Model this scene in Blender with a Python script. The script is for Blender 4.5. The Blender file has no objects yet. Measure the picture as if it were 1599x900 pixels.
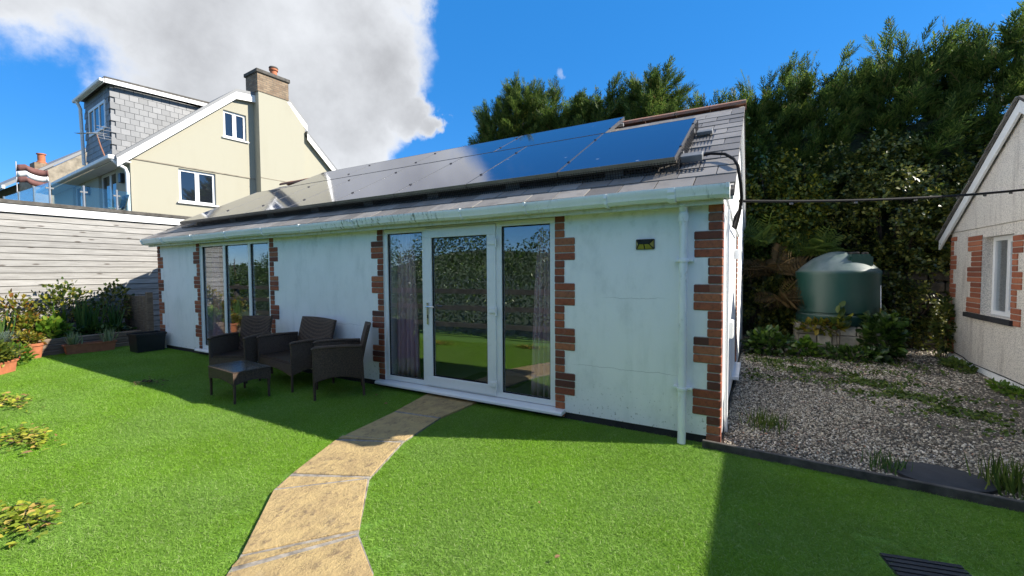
import bpy, bmesh, math, random
import numpy as np
from mathutils import Vector, Matrix

rng = np.random.default_rng(7)
random.seed(7)
SC = bpy.context.scene
COL = SC.collection

# ------------------------------------------------------------------ camera
CAMH = 1.486
Rm = Matrix(((0.869397, -0.013370, 0.493933), (0.494072, 0.036573, -0.868651), (-0.006451, 0.999242, 0.038402)))
cd = bpy.data.cameras.new('camera')
cam = bpy.data.objects.new('camera', cd); COL.objects.link(cam)
cam.matrix_world = Matrix.Translation((0, 0, CAMH)) @ Rm.to_4x4()
cd.sensor_width = 36; cd.lens = 665 / 1599 * 36; cd.clip_start = 0.05; cd.clip_end = 3000
SC.camera = cam

# ------------------------------------------------------------------ light
SUNV = Vector((1.27, 0.57, 1.0)).normalized()
SUN_EL = math.asin(SUNV.z); SUN_ROT = math.atan2(SUNV.x, SUNV.y)
EXPOSURE = 1.0
SKY_STRENGTH = 0.15
SUN_STRENGTH = 4.9
SC.view_settings.view_transform = 'Standard'; SC.view_settings.look = 'None'
SC.view_settings.exposure = EXPOSURE; SC.view_settings.gamma = 1.0
SC.view_settings.use_curve_mapping = False
SC.cycles.max_bounces = 7; SC.cycles.diffuse_bounces = 3; SC.cycles.glossy_bounces = 3; SC.cycles.transmission_bounces = 4; SC.cycles.transparent_max_bounces = 10
ld = bpy.data.lights.new('sun', 'SUN'); ld.energy = SUN_STRENGTH; ld.angle = math.radians(0.53); ld.color = (1.0, 0.93, 0.82)
sun = bpy.data.objects.new('sun', ld); COL.objects.link(sun)
sun.rotation_mode = 'QUATERNION'; sun.rotation_quaternion = (-SUNV).to_track_quat('-Z', 'Y'); sun.location = SUNV * 60

W = bpy.data.worlds.new('World'); SC.world = W; W.use_nodes = True


def N(nt, t, **kw):
    n = nt.nodes.new(t)
    for k, v in kw.items():
        if k.startswith('i_'):
            key = k[2:]
            key = int(key) if key.isdigit() else key
            n.inputs[key].default_value = v
        else:
            setattr(n, k, v)
    return n


def build_world():
    nt = W.node_tree; nt.nodes.clear(); L = nt.links.new
    out = N(nt, 'ShaderNodeOutputWorld'); bg = N(nt, 'ShaderNodeBackground'); bg.inputs['Strength'].default_value = SKY_STRENGTH
    sky = N(nt, 'ShaderNodeTexSky', sky_type='NISHITA', sun_disc=False, sun_elevation=SUN_EL, sun_rotation=SUN_ROT,
            altitude=200, air_density=0.75, dust_density=0.05, ozone_density=3.0)
    hsv = N(nt, 'ShaderNodeHueSaturation'); hsv.inputs['Saturation'].default_value = 1.30; hsv.inputs['Value'].default_value = 0.92
    L(sky.outputs[0], hsv.inputs['Color'])
    even = N(nt, 'ShaderNodeMix', data_type='RGBA'); even.inputs[0].default_value = 0.62; even.inputs[7].default_value = (0.125, 0.97, 2.75, 1); L(hsv.outputs[0], even.inputs[6])
    tc = N(nt, 'ShaderNodeTexCoord')
    no = N(nt, 'ShaderNodeTexNoise'); no.inputs['Scale'].default_value = 5.5; no.inputs['Detail'].default_value = 9; no.inputs['Roughness'].default_value = 0.62
    L(tc.outputs['Generated'], no.inputs['Vector'])
    # clouds as soft lumps around fixed directions of the sky, edges broken up by warping the lookup
    nw = N(nt, 'ShaderNodeTexNoise'); nw.inputs['Scale'].default_value = 4.5; nw.inputs['Detail'].default_value = 7; nw.inputs['Roughness'].default_value = 0.6
    L(tc.outputs['Generated'], nw.inputs['Vector'])
    sb = N(nt, 'ShaderNodeVectorMath', operation='SUBTRACT'); sb.inputs[1].default_value = (0.5, 0.5, 0.5); L(nw.outputs['Color'], sb.inputs[0])
    sw = N(nt, 'ShaderNodeVectorMath', operation='SCALE'); sw.inputs['Scale'].default_value = 0.26; L(sb.outputs[0], sw.inputs[0])
    wa = N(nt, 'ShaderNodeVectorMath', operation='ADD'); L(tc.outputs['Generated'], wa.inputs[0]); L(sw.outputs[0], wa.inputs[1])
    wn = N(nt, 'ShaderNodeVectorMath', operation='NORMALIZE'); L(wa.outputs[0], wn.inputs[0]); DIR = wn.outputs[0]
    blobs = [((-0.9147, 0.1763, 0.425), 6), ((-0.883, 0.2463, 0.45), 7), ((-0.84, 0.3385, 0.43), 9), ((-0.7957, 0.4383, 0.40), 13), ((-0.7248, 0.5151, 0.44), 11),
             ((-0.7065, 0.5842, 0.3995), 7.5), ((-0.675, 0.642, 0.355), 5), ((-0.7233, 0.6271, 0.30), 6.0), ((-0.606, 0.728, 0.322), 2.2), ((-0.64, 0.69, 0.33), 3.4),
             ((-0.8569, 0.4123, 0.3093), 9), ((-0.7966, 0.5197, 0.29), 9), ((-0.745, 0.63, 0.225), 3.2), ((-0.8763, 0.16, 0.50), 11),
             ((-0.7308, 0.336, 0.5942), 15), ((-0.60, 0.52, 0.58), 7), ((-0.80, 0.05, 0.62), 14), ((-0.70, -0.30, 0.62), 12), ((-0.3463, 0.8429, 0.4119), 0.99),
             ]
    acc = None
    for c, r in blobs:
        v = Vector(c).normalized()
        d = N(nt, 'ShaderNodeVectorMath', operation='DOT_PRODUCT'); d.inputs[1].default_value = v
        L(DIR, d.inputs[0])
        m = N(nt, 'ShaderNodeMapRange', interpolation_type='SMOOTHSTEP'); m.clamp = True
        m.inputs['From Min'].default_value = math.cos(math.radians(r * 1.35)); m.inputs['From Max'].default_value = math.cos(math.radians(r * 0.25))
        L(d.outputs['Value'], m.inputs['Value'])
        if r < 1:
            m.inputs['To Max'].default_value = 0.40
        if acc is None:
            acc = m.outputs[0]
        else:
            mx = N(nt, 'ShaderNodeMath', operation='MAXIMUM'); L(acc, mx.inputs[0]); L(m.outputs[0], mx.inputs[1]); acc = mx.outputs[0]
    # extra cloud cover added behind the photographer to brighten the shaded front wall
    back = N(nt, 'ShaderNodeVectorMath', operation='DOT_PRODUCT'); back.inputs[1].default_value = (-0.15, -0.88, 0.45); L(tc.outputs['Generated'], back.inputs[0])
    bm_ = N(nt, 'ShaderNodeMapRange', interpolation_type='SMOOTHSTEP'); bm_.inputs['From Min'].default_value = 0.10; bm_.inputs['From Max'].default_value = 0.50; L(back.outputs['Value'], bm_.inputs['Value'])
    sz = N(nt, 'ShaderNodeSeparateXYZ'); L(DIR, sz.inputs[0])
    el = N(nt, 'ShaderNodeMapRange', interpolation_type='SMOOTHSTEP'); el.inputs['From Min'].default_value = 0.22; el.inputs['From Max'].default_value = 0.42; L(sz.outputs['Z'], el.inputs['Value'])
    nb = N(nt, 'ShaderNodeTexNoise'); nb.inputs['Scale'].default_value = 2.2; nb.inputs['Detail'].default_value = 4; L(tc.outputs['Generated'], nb.inputs['Vector'])
    nbm = N(nt, 'ShaderNodeMapRange', interpolation_type='SMOOTHSTEP'); nbm.inputs['From Min'].default_value = 0.43; nbm.inputs['From Max'].default_value = 0.63; L(nb.outputs['Fac'], nbm.inputs['Value'])
    p1 = N(nt, 'ShaderNodeMath', operation='MULTIPLY'); L(bm_.outputs[0], p1.inputs[0]); L(el.outputs[0], p1.inputs[1])
    p2 = N(nt, 'ShaderNodeMath', operation='MULTIPLY'); L(p1.outputs[0], p2.inputs[0]); L(nbm.outputs[0], p2.inputs[1])
    mx = N(nt, 'ShaderNodeMath', operation='MAXIMUM'); L(acc, mx.inputs[0]); L(p2.outputs[0], mx.inputs[1]); acc = mx.outputs[0]
    a = N(nt, 'ShaderNodeMath', operation='MULTIPLY_ADD'); a.inputs[1].default_value = 1.25; a.inputs[2].default_value = -0.62
    L(no.outputs['Fac'], a.inputs[0])
    s = N(nt, 'ShaderNodeMath', operation='ADD'); L(acc, s.inputs[0]); L(a.outputs[0], s.inputs[1])
    mask = N(nt, 'ShaderNodeMapRange', interpolation_type='SMOOTHSTEP'); mask.inputs['From Min'].default_value = 0.12; mask.inputs['From Max'].default_value = 0.82
    L(s.outputs[0], mask.inputs['Value'])
    n2 = N(nt, 'ShaderNodeTexNoise'); n2.inputs['Scale'].default_value = 3.2; n2.inputs['Detail'].default_value = 6; n2.inputs['Roughness'].default_value = 0.55
    L(tc.outputs['Generated'], n2.inputs['Vector'])
    s2 = N(nt, 'ShaderNodeMath', operation='MULTIPLY_ADD'); s2.inputs[1].default_value = 1.5; L(n2.outputs['Fac'], s2.inputs[0]); L(s.outputs[0], s2.inputs[2])
    cr = N(nt, 'ShaderNodeValToRGB'); e = cr.color_ramp.elements
    e[0].position = 0.46; e[0].color = (1.0, 1.0, 1.0, 1); e[1].position = 1.0; e[1].color = (0.52, 0.52, 0.53, 1)
    x = cr.color_ramp.elements.new(0.72); x.color = (0.80, 0.805, 0.815, 1)
    sc_ = N(nt, 'ShaderNodeMath', operation='MULTIPLY'); sc_.inputs[1].default_value = 0.48; L(s2.outputs[0], sc_.inputs[0]); L(sc_.outputs[0], cr.inputs[0])
    mul = N(nt, 'ShaderNodeMix', data_type='RGBA', blend_type='MULTIPLY'); mul.inputs[0].default_value = 1.0
    mul.inputs[7].default_value = (3.45, 3.55, 3.7, 1); L(cr.outputs[0], mul.inputs[6])
    mix = N(nt, 'ShaderNodeMix', data_type='RGBA'); L(mask.outputs[0], mix.inputs[0]); L(even.outputs[2], mix.inputs[6]); L(mul.outputs[2], mix.inputs[7])
    L(mix.outputs[2], bg.inputs['Color']); L(bg.outputs[0], out.inputs[0])


build_world()

# ------------------------------------------------------------------ materials
MATS = {}


def new_mat(name):
    m = bpy.data.materials.new(name); m.use_nodes = True
    nt = m.node_tree; b = nt.nodes['Principled BSDF']
    MATS[name] = m
    return m, nt, b


def ramp(nt, stops):
    cr = N(nt, 'ShaderNodeValToRGB'); el = cr.color_ramp.elements
    while len(el) < len(stops):
        el.new(0.5)
    for e, (p, c) in zip(el, stops):
        e.position = p; e.color = (*c, 1)
    return cr


def mixc(nt, fac, a, b, blend='MIX'):
    m = N(nt, 'ShaderNodeMix', data_type='RGBA', blend_type=blend)
    for i, v in ((0, fac), (6, a), (7, b)):
        if hasattr(v, 'is_linked'):
            nt.links.new(v, m.inputs[i])
        else:
            m.inputs[i].default_value = v if i == 0 else ((*v, 1) if len(v) == 3 else v)
    return m.outputs[2]


def coords(nt, kind='Object', scale=(1, 1, 1), rot=(0, 0, 0)):
    if kind == 'Position':
        o = N(nt, 'ShaderNodeNewGeometry').outputs['Position']
    else:
        o = N(nt, 'ShaderNodeTexCoord').outputs[kind]
    mp = N(nt, 'ShaderNodeMapping'); mp.inputs['Scale'].default_value = scale; mp.inputs['Rotation'].default_value = rot
    nt.links.new(o, mp.inputs['Vector'])
    return mp.outputs[0]


def noise(nt, vec, scale, detail=5, rough=0.6, out='Fac'):
    n = N(nt, 'ShaderNodeTexNoise'); n.inputs['Scale'].default_value = scale; n.inputs['Detail'].default_value = detail; n.inputs['Roughness'].default_value = rough
    nt.links.new(vec, n.inputs['Vector'])
    return n.outputs[out]


def rmap(nt, val, a, b, c=0.0, d=1.0, smooth=True):
    m = N(nt, 'ShaderNodeMapRange')
    if smooth:
        m.interpolation_type = 'SMOOTHSTEP'
    for k, v in zip(('From Min', 'From Max', 'To Min', 'To Max'), (a, b, c, d)):
        m.inputs[k].default_value = v
    nt.links.new(val, m.inputs['Value'])
    return m.outputs[0]


def math_(nt, op, a, b=None):
    m = N(nt, 'ShaderNodeMath', operation=op)
    for i, v in enumerate((a, b)):
        if v is None:
            continue
        if hasattr(v, 'is_linked'):
            nt.links.new(v, m.inputs[i])
        else:
            m.inputs[i].default_value = v
    return m.outputs[0]


def bump(nt, b, h, strength=0.3, dist=0.01):
    bp = N(nt, 'ShaderNodeBump'); bp.inputs['Strength'].default_value = strength; bp.inputs['Distance'].default_value = dist
    nt.links.new(h, bp.inputs['Height']); nt.links.new(bp.outputs[0], b.inputs['Normal'])


def simple(name, col, rough=0.5, var=0.15, scale=6, bstr=0.0, bscale=60, bdist=0.004, metallic=0.0, spec=0.5, coordk='Object', objrand=0.0):
    m, nt, b = new_mat(name)
    v = coords(nt, coordk)
    n = noise(nt, v, scale)
    c0 = tuple(x * (1 - var) for x in col); c1 = tuple(min(1, x * (1 + var)) for x in col)
    col_o = ramp(nt, [(0.3, c0), (0.7, c1)])
    nt.links.new(n, col_o.inputs[0]); o = col_o.outputs[0]
    if objrand:
        oi = N(nt, 'ShaderNodeObjectInfo')
        h = N(nt, 'ShaderNodeHueSaturation'); nt.links.new(o, h.inputs['Color'])
        nt.links.new(rmap(nt, oi.outputs['Random'], 0, 1, 1 - objrand, 1 + objrand, False), h.inputs['Value'])
        o = h.outputs[0]
    nt.links.new(o, b.inputs['Base Color'])
    b.inputs['Roughness'].default_value = rough; b.inputs['Metallic'].default_value = metallic; b.inputs['Specular IOR Level'].default_value = spec
    if bstr:
        bump(nt, b, noise(nt, v, bscale, 6), bstr, bdist)
    return m


def build_materials():
    # painted white render with weather stains
    m, nt, b = new_mat('white_render'); v = coords(nt, 'Position')
    vs = coords(nt, 'Position', (3.5, 3.5, 0.55))
    st = rmap(nt, noise(nt, vs, 1.6, 7, 0.65), 0.50, 0.80)
    pt = rmap(nt, noise(nt, v, 1.1, 6, 0.6), 0.45, 0.75)
    c = mixc(nt, math_(nt, 'MULTIPLY', st, 0.50), (0.88, 0.89, 0.88), (0.62, 0.66, 0.63))
    c = mixc(nt, math_(nt, 'MULTIPLY', pt, 0.30), c, (0.62, 0.65, 0.62))
    sp = N(nt, 'ShaderNodeSeparateXYZ'); nt.links.new(N(nt, 'ShaderNodeNewGeometry').outputs['Position'], sp.inputs[0])
    low = rmap(nt, sp.outputs['Z'], 0.05, 0.55, 1, 0)
    spk = rmap(nt, noise(nt, v, 34, 3, 0.6), 0.60, 0.70)
    c = mixc(nt, math_(nt, 'MULTIPLY', math_(nt, 'MULTIPLY', low, spk), 0.75), c, (0.16, 0.17, 0.12))
    hi = rmap(nt, sp.outputs['Z'], 1.7, 2.05, 0, 1)
    c = mixc(nt, math_(nt, 'MULTIPLY', math_(nt, 'MULTIPLY', hi, rmap(nt, noise(nt, v, 9, 4), 0.5, 0.7)), 0.35), c, (0.42, 0.46, 0.36))
    # hairline cracks running along the wall
    for z0, x0, x1 in ((1.235, -1.30, -0.62), (0.565, -1.62, -0.50), (0.78, -5.3, -4.5)):
        wob = rmap(nt, noise(nt, coords(nt, 'Position', (1, 1, 0.01)), 5.0, 6, 0.65), 0, 1, -0.035, 0.035, False)
        dz = math_(nt, 'ABSOLUTE', math_(nt, 'SUBTRACT', math_(nt, 'SUBTRACT', sp.outputs['Z'], z0), wob))
        ck = math_(nt, 'MULTIPLY', rmap(nt, dz, 0.0005, 0.0030, 1, 0), math_(nt, 'MULTIPLY', rmap(nt, sp.outputs['X'], x0, x0 + 0.2), rmap(nt, sp.outputs['X'], x1 - 0.2, x1, 1, 0)))
        c = mixc(nt, math_(nt, 'MULTIPLY', ck, 0.55), c, (0.15, 0.16, 0.16))
    bl = math_(nt, 'MULTIPLY', rmap(nt, noise(nt, coords(nt, 'Position', (2.2, 1, 1.1)), 1.5, 8, 0.7), 0.47, 0.74), 0.36)
    c = mixc(nt, bl, c, (0.48, 0.52, 0.51))
    nt.links.new(c, b.inputs['Base Color']); b.inputs['Roughness'].default_value = 0.75
    bump(nt, b, noise(nt, v, 45, 8, 0.7), 0.28, 0.006)

    # cream render of the tall house
    m, nt, b = new_mat('cream_render'); v = coords(nt, 'Position')
    st = rmap(nt, noise(nt, coords(nt, 'Position', (2, 2, 0.4)), 1.2, 6, 0.6), 0.5, 0.8)
    c = mixc(nt, math_(nt, 'MULTIPLY', st, 0.35), (0.365, 0.348, 0.270), (0.325, 0.305, 0.230))
    nt.links.new(c, b.inputs['Base Color']); b.inputs['Roughness'].default_value = 0.85
    bump(nt, b, noise(nt, v, 30, 8, 0.7), 0.15, 0.006)

    # pebble dash
    m, nt, b = new_mat('pebble_dash'); v = coords(nt, 'Position')
    vo = N(nt, 'ShaderNodeTexVoronoi'); vo.inputs['Scale'].default_value = 75; nt.links.new(v, vo.inputs['Vector'])
    st = rmap(nt, noise(nt, coords(nt, 'Position', (6, 6, 0.7)), 1.4, 8, 0.7), 0.48, 0.72)
    c = mixc(nt, math_(nt, 'MULTIPLY', st, 0.65), (0.84, 0.78, 0.69), (0.44, 0.38, 0.33))
    c = mixc(nt, rmap(nt, vo.outputs['Distance'], 0.3, 0.8, 0, 0.55), c, (0.30, 0.27, 0.24))
    c = mixc(nt, math_(nt, 'MULTIPLY', rmap(nt, noise(nt, v, 55, 3), 0.60, 0.68), 0.6), c, (0.12, 0.10, 0.09))
    nt.links.new(c, b.inputs['Base Color']); b.inputs['Roughness'].default_value = 0.9
    bump(nt, b, vo.outputs['Distance'], 0.9, 0.008)

    # bricks: each brick a tone of its own
    m, nt, b = new_mat('red_brick'); v = coords(nt, 'Position'); oi = N(nt, 'ShaderNodeObjectInfo')
    cr = ramp(nt, [(0.0, (0.095, 0.036, 0.026)), (0.25, (0.23, 0.066, 0.036)), (0.6, (0.36, 0.098, 0.044)), (0.85, (0.43, 0.15, 0.066)), (1.0, (0.27, 0.11, 0.066))]); nt.links.new(oi.outputs['Random'], cr.inputs[0])
    c = mixc(nt, rmap(nt, noise(nt, v, 38, 6, 0.7), 0.42, 0.72, 0, 0.6), cr.outputs[0], (0.085, 0.038, 0.028))
    c = mixc(nt, rmap(nt, noise(nt, v, 9, 4), 0.62, 0.75, 0, 0.35), c, (0.33, 0.22, 0.17))
    nt.links.new(c, b.inputs['Base Color']); b.inputs['Roughness'].default_value = 0.85; bump(nt, b, noise(nt, v, 70, 8, 0.7), 0.5, 0.005)
    m, nt, b = new_mat('orange_brick'); v = coords(nt, 'Position'); oi = N(nt, 'ShaderNodeObjectInfo')
    cr = ramp(nt, [(0.0, (0.20, 0.060, 0.032)), (0.5, (0.34, 0.105, 0.050)), (1.0, (0.42, 0.15, 0.075))]); nt.links.new(oi.outputs['Random'], cr.inputs[0])
    c = mixc(nt, rmap(nt, noise(nt, v, 30, 6, 0.7), 0.45, 0.75, 0, 0.5), cr.outputs[0], (0.12, 0.05, 0.04))
    nt.links.new(c, b.inputs['Base Color']); b.inputs['Roughness'].default_value = 0.85; bump(nt, b, noise(nt, v, 70, 8, 0.7), 0.5, 0.005)
    simple('mortar', (0.40, 0.37, 0.33), 0.95, 0.25, 30, 0.5, 90, coordk='Position')
    simple('dark_plinth', (0.022, 0.022, 0.024), 0.8, 0.4, 12, 0.4, 40, coordk='Position')

    # slates
    m, nt, b = new_mat('slate'); v = coords(nt, 'Position'); oi = N(nt, 'ShaderNodeObjectInfo')
    cr = ramp(nt, [(0.0, (0.135, 0.124, 0.112)), (0.5, (0.205, 0.190, 0.172)), (1.0, (0.275, 0.255, 0.230))]); nt.links.new(oi.outputs['Random'], cr.inputs[0])
    c = mixc(nt, rmap(nt, noise(nt, v, 5, 6), 0.45, 0.7, 0, 0.5), cr.outputs[0], (0.115, 0.102, 0.090))
    c = mixc(nt, rmap(nt, noise(nt, v, 42, 4), 0.64, 0.72, 0, 0.6), c, (0.30, 0.29, 0.22))
    nt.links.new(c, b.inputs['Base Color']); b.inputs['Roughness'].default_value = 0.62; bump(nt, b, noise(nt, coords(nt, 'Position', (1, 1, 1)), 26, 7, 0.7), 0.4, 0.006)
    m, nt, b = new_mat('dark_slate'); v = coords(nt, 'Position'); oi = N(nt, 'ShaderNodeObjectInfo')
    cr = ramp(nt, [(0.0, (0.125, 0.132, 0.140)), (1.0, (0.205, 0.212, 0.220))]); nt.links.new(oi.outputs['Random'], cr.inputs[0])
    c = mixc(nt, rmap(nt, noise(nt, v, 8, 5), 0.4, 0.75, 0, 0.4), cr.outputs[0], (0.13, 0.138, 0.15))
    nt.links.new(c, b.inputs['Base Color']); b.inputs['Roughness'].default_value = 0.5
    simple('roof_felt', (0.05, 0.047, 0.046), 0.85, 0.3, 4, 0.3, 30, coordk='Position')
    simple('roof_cap', (0.085, 0.078, 0.068), 0.9, 0.5, 7, 0.6, 30, coordk='Position')
    m, nt, b = new_mat('ridge_clay'); v = coords(nt, 'Position')
    c = mixc(nt, rmap(nt, noise(nt, v, 9, 6), 0.4, 0.7), (0.27, 0.115, 0.070), (0.20, 0.135, 0.095))
    c = mixc(nt, rmap(nt, noise(nt, v, 30, 4), 0.6, 0.72, 0, 0.7), c, (0.33, 0.29, 0.20))
    nt.links.new(c, b.inputs['Base Color']); b.inputs['Roughness'].default_value = 0.9; bump(nt, b, noise(nt, v, 50, 6), 0.5, 0.006)

    # white plastic with grime
    m, nt, b = new_mat('white_upvc'); v = coords(nt, 'Position')
    c = mixc(nt, rmap(nt, noise(nt, v, 14, 6, 0.65), 0.5, 0.85, 0, 0.3), (0.80, 0.81, 0.81), (0.50, 0.52, 0.47))
    nt.links.new(c, b.inputs['Base Color']); b.inputs['Roughness'].default_value = 0.28
    m, nt, b = new_mat('gutter_white'); v = coords(nt, 'Position')
    vs = coords(nt, 'Position', (9, 3, 3)); patch = rmap(nt, noise(nt, coords(nt, 'Position', (0.45, 1, 1)), 1.1, 3), 0.46, 0.62, 0.06, 1)
    g = rmap(nt, noise(nt, vs, 3.2, 8, 0.7), 0.50, 0.66)
    c = mixc(nt, math_(nt, 'MULTIPLY', g, patch), (0.86, 0.88, 0.86), (0.15, 0.18, 0.12))
    c = mixc(nt, rmap(nt, noise(nt, v, 2.2, 5), 0.45, 0.75, 0, 0.30), c, (0.52, 0.58, 0.52))
    nt.links.new(c, b.inputs['Base Color']); b.inputs['Roughness'].default_value = 0.45
    m, nt, b = new_mat('fascia_cream'); v = coords(nt, 'Position')
    c = mixc(nt, rmap(nt, noise(nt, coords(nt, 'Position', (5, 2, 1)), 2.4, 7, 0.65), 0.45, 0.7, 0, 0.7), (0.66, 0.67, 0.58), (0.42, 0.45, 0.30))
    nt.links.new(c, b.inputs['Base Color']); b.inputs['Roughness'].default_value = 0.6
    simple('white_paint', (0.80, 0.80, 0.79), 0.5, 0.05, 3, coordk='Position')
    simple('grey_plastic', (0.16, 0.165, 0.165), 0.6, 0.2, 10, coordk='Position')
    simple('black_plastic', (0.012, 0.012, 0.013), 0.4, 0.3, 10, coordk='Position')
    simple('black_rubber', (0.02, 0.019, 0.018), 0.85, 0.3, 20, coordk='Position', spec=0.15)
    simple('chrome', (0.65, 0.65, 0.66), 0.2, 0.05, 5, metallic=1.0)
    simple('alloy', (0.42, 0.42, 0.42), 0.45, 0.15, 9, metallic=0.8, coordk='Position')
    simple('orange_plastic', (0.60, 0.16, 0.03), 0.45)
    simple('amber_lens', (0.30, 0.25, 0.055), 0.18, 0.2, 30)
    simple('dark_cell', (0.020, 0.022, 0.030), 0.15)

    # solar glass
    m, nt, b = new_mat('solar_glass'); v = coords(nt, 'Position')
    d = rmap(nt, noise(nt, v, 3.0, 6, 0.65), 0.55, 0.85, 0, 0.10)
    c = mixc(nt, d, (0.006, 0.012, 0.050), (0.10, 0.11, 0.13))
    dr = N(nt, 'ShaderNodeTexVoronoi'); dr.inputs['Scale'].default_value = 3.0; nt.links.new(coords(nt, 'Position', (1, 2.2, 1)), dr.inputs['Vector'])
    dm = math_(nt, 'MULTIPLY', rmap(nt, dr.outputs['Distance'], 0.03, 0.075, 1, 0), rmap(nt, noise(nt, v, 0.8, 2), 0.55, 0.62))
    c = mixc(nt, math_(nt, 'MULTIPLY', dm, 0.7), c, (0.45, 0.45, 0.43))
    nt.links.new(c, b.inputs['Base Color']); nt.links.new(rmap(nt, noise(nt, v, 5, 5), 0.3, 0.8, 0.035, 0.10), b.inputs['Roughness']); b.inputs['IOR'].default_value = 2.1
    simple('solar_frame', (0.012, 0.012, 0.014), 0.35, 0.2, 5)
    simple('panel_edge', (0.16, 0.16, 0.165), 0.4, 0.2, 5, metallic=0.8)

    # clear glazing: mirror and see-through by angle
    def glass(name, ior, tint, rough=0.0):
        m = bpy.data.materials.new(name); m.use_nodes = True; nt = m.node_tree; nt.nodes.clear(); MATS[name] = m
        out = N(nt, 'ShaderNodeOutputMaterial'); mx = N(nt, 'ShaderNodeMixShader')
        ge = N(nt, 'ShaderNodeNewGeometry'); dt = N(nt, 'ShaderNodeVectorMath', operation='DOT_PRODUCT'); nt.links.new(ge.outputs['Incoming'], dt.inputs[0]); nt.links.new(ge.outputs['Normal'], dt.inputs[1])
        fac = math_(nt, 'POWER', math_(nt, 'SUBTRACT', 1.0, math_(nt, 'ABSOLUTE', dt.outputs['Value'])), 5.0)
        fac = math_(nt, 'ADD', math_(nt, 'MULTIPLY', fac, 1 - ior), ior)
        tr = N(nt, 'ShaderNodeBsdfTransparent'); tr.inputs['Color'].default_value = (*tint, 1)
        gl = N(nt, 'ShaderNodeBsdfGlossy'); gl.inputs['Roughness'].default_value = rough; gl.inputs['Color'].default_value = (0.93, 0.95, 0.97, 1)
        bp = N(nt, 'ShaderNodeBump'); bp.inputs['Strength'].default_value = 0.05; bp.inputs['Distance'].default_value = 0.02
        nt.links.new(noise(nt, coords(nt, 'Position'), 1.6, 2), bp.inputs['Height']); nt.links.new(bp.outputs[0], gl.inputs['Normal'])
        for a, bb in ((fac, mx.inputs[0]), (tr.outputs[0], mx.inputs[1]), (gl.outputs[0], mx.inputs[2]), (mx.outputs[0], out.inputs[0])):
            nt.links.new(a, bb)
    glass('clear_glazing', 0.13, (0.88, 0.91, 0.92))
    glass('balcony_glass', 0.06, (0.82, 0.92, 0.93))
    glass('table_glass', 0.05, (0.80, 0.82, 0.82), 0.22)
    m, nt, b = new_mat('far_pane'); b.inputs['Base Color'].default_value = (0.012, 0.015, 0.02, 1); b.inputs['Roughness'].default_value = 0.02; b.inputs['IOR'].default_value = 2.0

    # wicker
    m, nt, b = new_mat('wicker'); v = coords(nt, 'Object')
    wv = []
    for ax in ('X', 'Y', 'Z'):
        w = N(nt, 'ShaderNodeTexWave', wave_type='BANDS', bands_direction=ax); w.inputs['Scale'].default_value = 26; w.inputs['Distortion'].default_value = 0.8; w.inputs['Detail'].default_value = 1
        nt.links.new(v, w.inputs['Vector']); wv.append(w.outputs['Fac'])
    h = math_(nt, 'MULTIPLY', math_(nt, 'MAXIMUM', wv[0], wv[1]), wv[2])
    h = math_(nt, 'ADD', h, noise(nt, v, 60, 3))
    c = mixc(nt, rmap(nt, h, 0.4, 1.4), (0.016, 0.010, 0.007), (0.20, 0.130, 0.092))
    nt.links.new(c, b.inputs['Base Color']); b.inputs['Roughness'].default_value = 0.6; b.inputs['Specular IOR Level'].default_value = 0.3; bump(nt, b, h, 0.8, 0.006)

    # boards of the clad wall
    m, nt, b = new_mat('weathered_board'); oi = N(nt, 'ShaderNodeObjectInfo')
    vr = N(nt, 'ShaderNodeVectorMath', operation='ADD'); nt.links.new(coords(nt, 'Position', (1, 0.9, 9)), vr.inputs[0])
    rr = N(nt, 'ShaderNodeVectorMath', operation='SCALE'); rr.inputs[0].default_value = (0, 37.0, 11.0); nt.links.new(oi.outputs['Random'], rr.inputs['Scale']); nt.links.new(rr.outputs[0], vr.inputs[1])
    g = noise(nt, vr.outputs[0], 3.0, 8, 0.65)
    c = mixc(nt, rmap(nt, g, 0.3, 0.72), (0.335, 0.325, 0.305), (0.225, 0.215, 0.20))
    h2 = N(nt, 'ShaderNodeHueSaturation'); nt.links.new(c, h2.inputs['Color']); nt.links.new(rmap(nt, oi.outputs['Random'], 0, 1, 0.86, 1.12, False), h2.inputs['Value'])
    kv = N(nt, 'ShaderNodeVectorMath', operation='ADD'); nt.links.new(coords(nt, 'Position', (0.01, 1.9, 7)), kv.inputs[0]); nt.links.new(rr.outputs[0], kv.inputs[1])
    vo = N(nt, 'ShaderNodeTexVoronoi'); vo.inputs['Scale'].default_value = 1.0; nt.links.new(kv.outputs[0], vo.inputs['Vector'])
    c = mixc(nt, rmap(nt, vo.outputs['Distance'], 0.05, 0.14, 0.85, 0), h2.outputs[0], (0.06, 0.045, 0.035))
    c = mixc(nt, rmap(nt, noise(nt, coords(nt, 'Position', (1, 1.2, 5)), 2.6, 4), 0.66, 0.74, 0, 0.55), c, (0.14, 0.12, 0.10))
    nt.links.new(c, b.inputs['Base Color']); b.inputs['Roughness'].default_value = 0.85; bump(nt, b, g, 0.3, 0.006)
    m, nt, b = new_mat('old_timber'); v = coords(nt, 'Position', (1.5, 1.5, 12)); g = noise(nt, v, 3, 8, 0.7)
    c = mixc(nt, rmap(nt, g, 0.3, 0.75), (0.24, 0.18, 0.125), (0.085, 0.06, 0.042))
    nt.links.new(c, b.inputs['Base Color']); b.inputs['Roughness'].default_value = 0.9; bump(nt, b, g, 0.6, 0.01)
    simple('edging_timber', (0.075, 0.068, 0.060), 0.9, 0.5, 10, 0.6, 40, coordk='Position')

    # paving
    m, nt, b = new_mat('riven_stone'); v = coords(nt, 'Position'); oi = N(nt, 'ShaderNodeObjectInfo')
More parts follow.
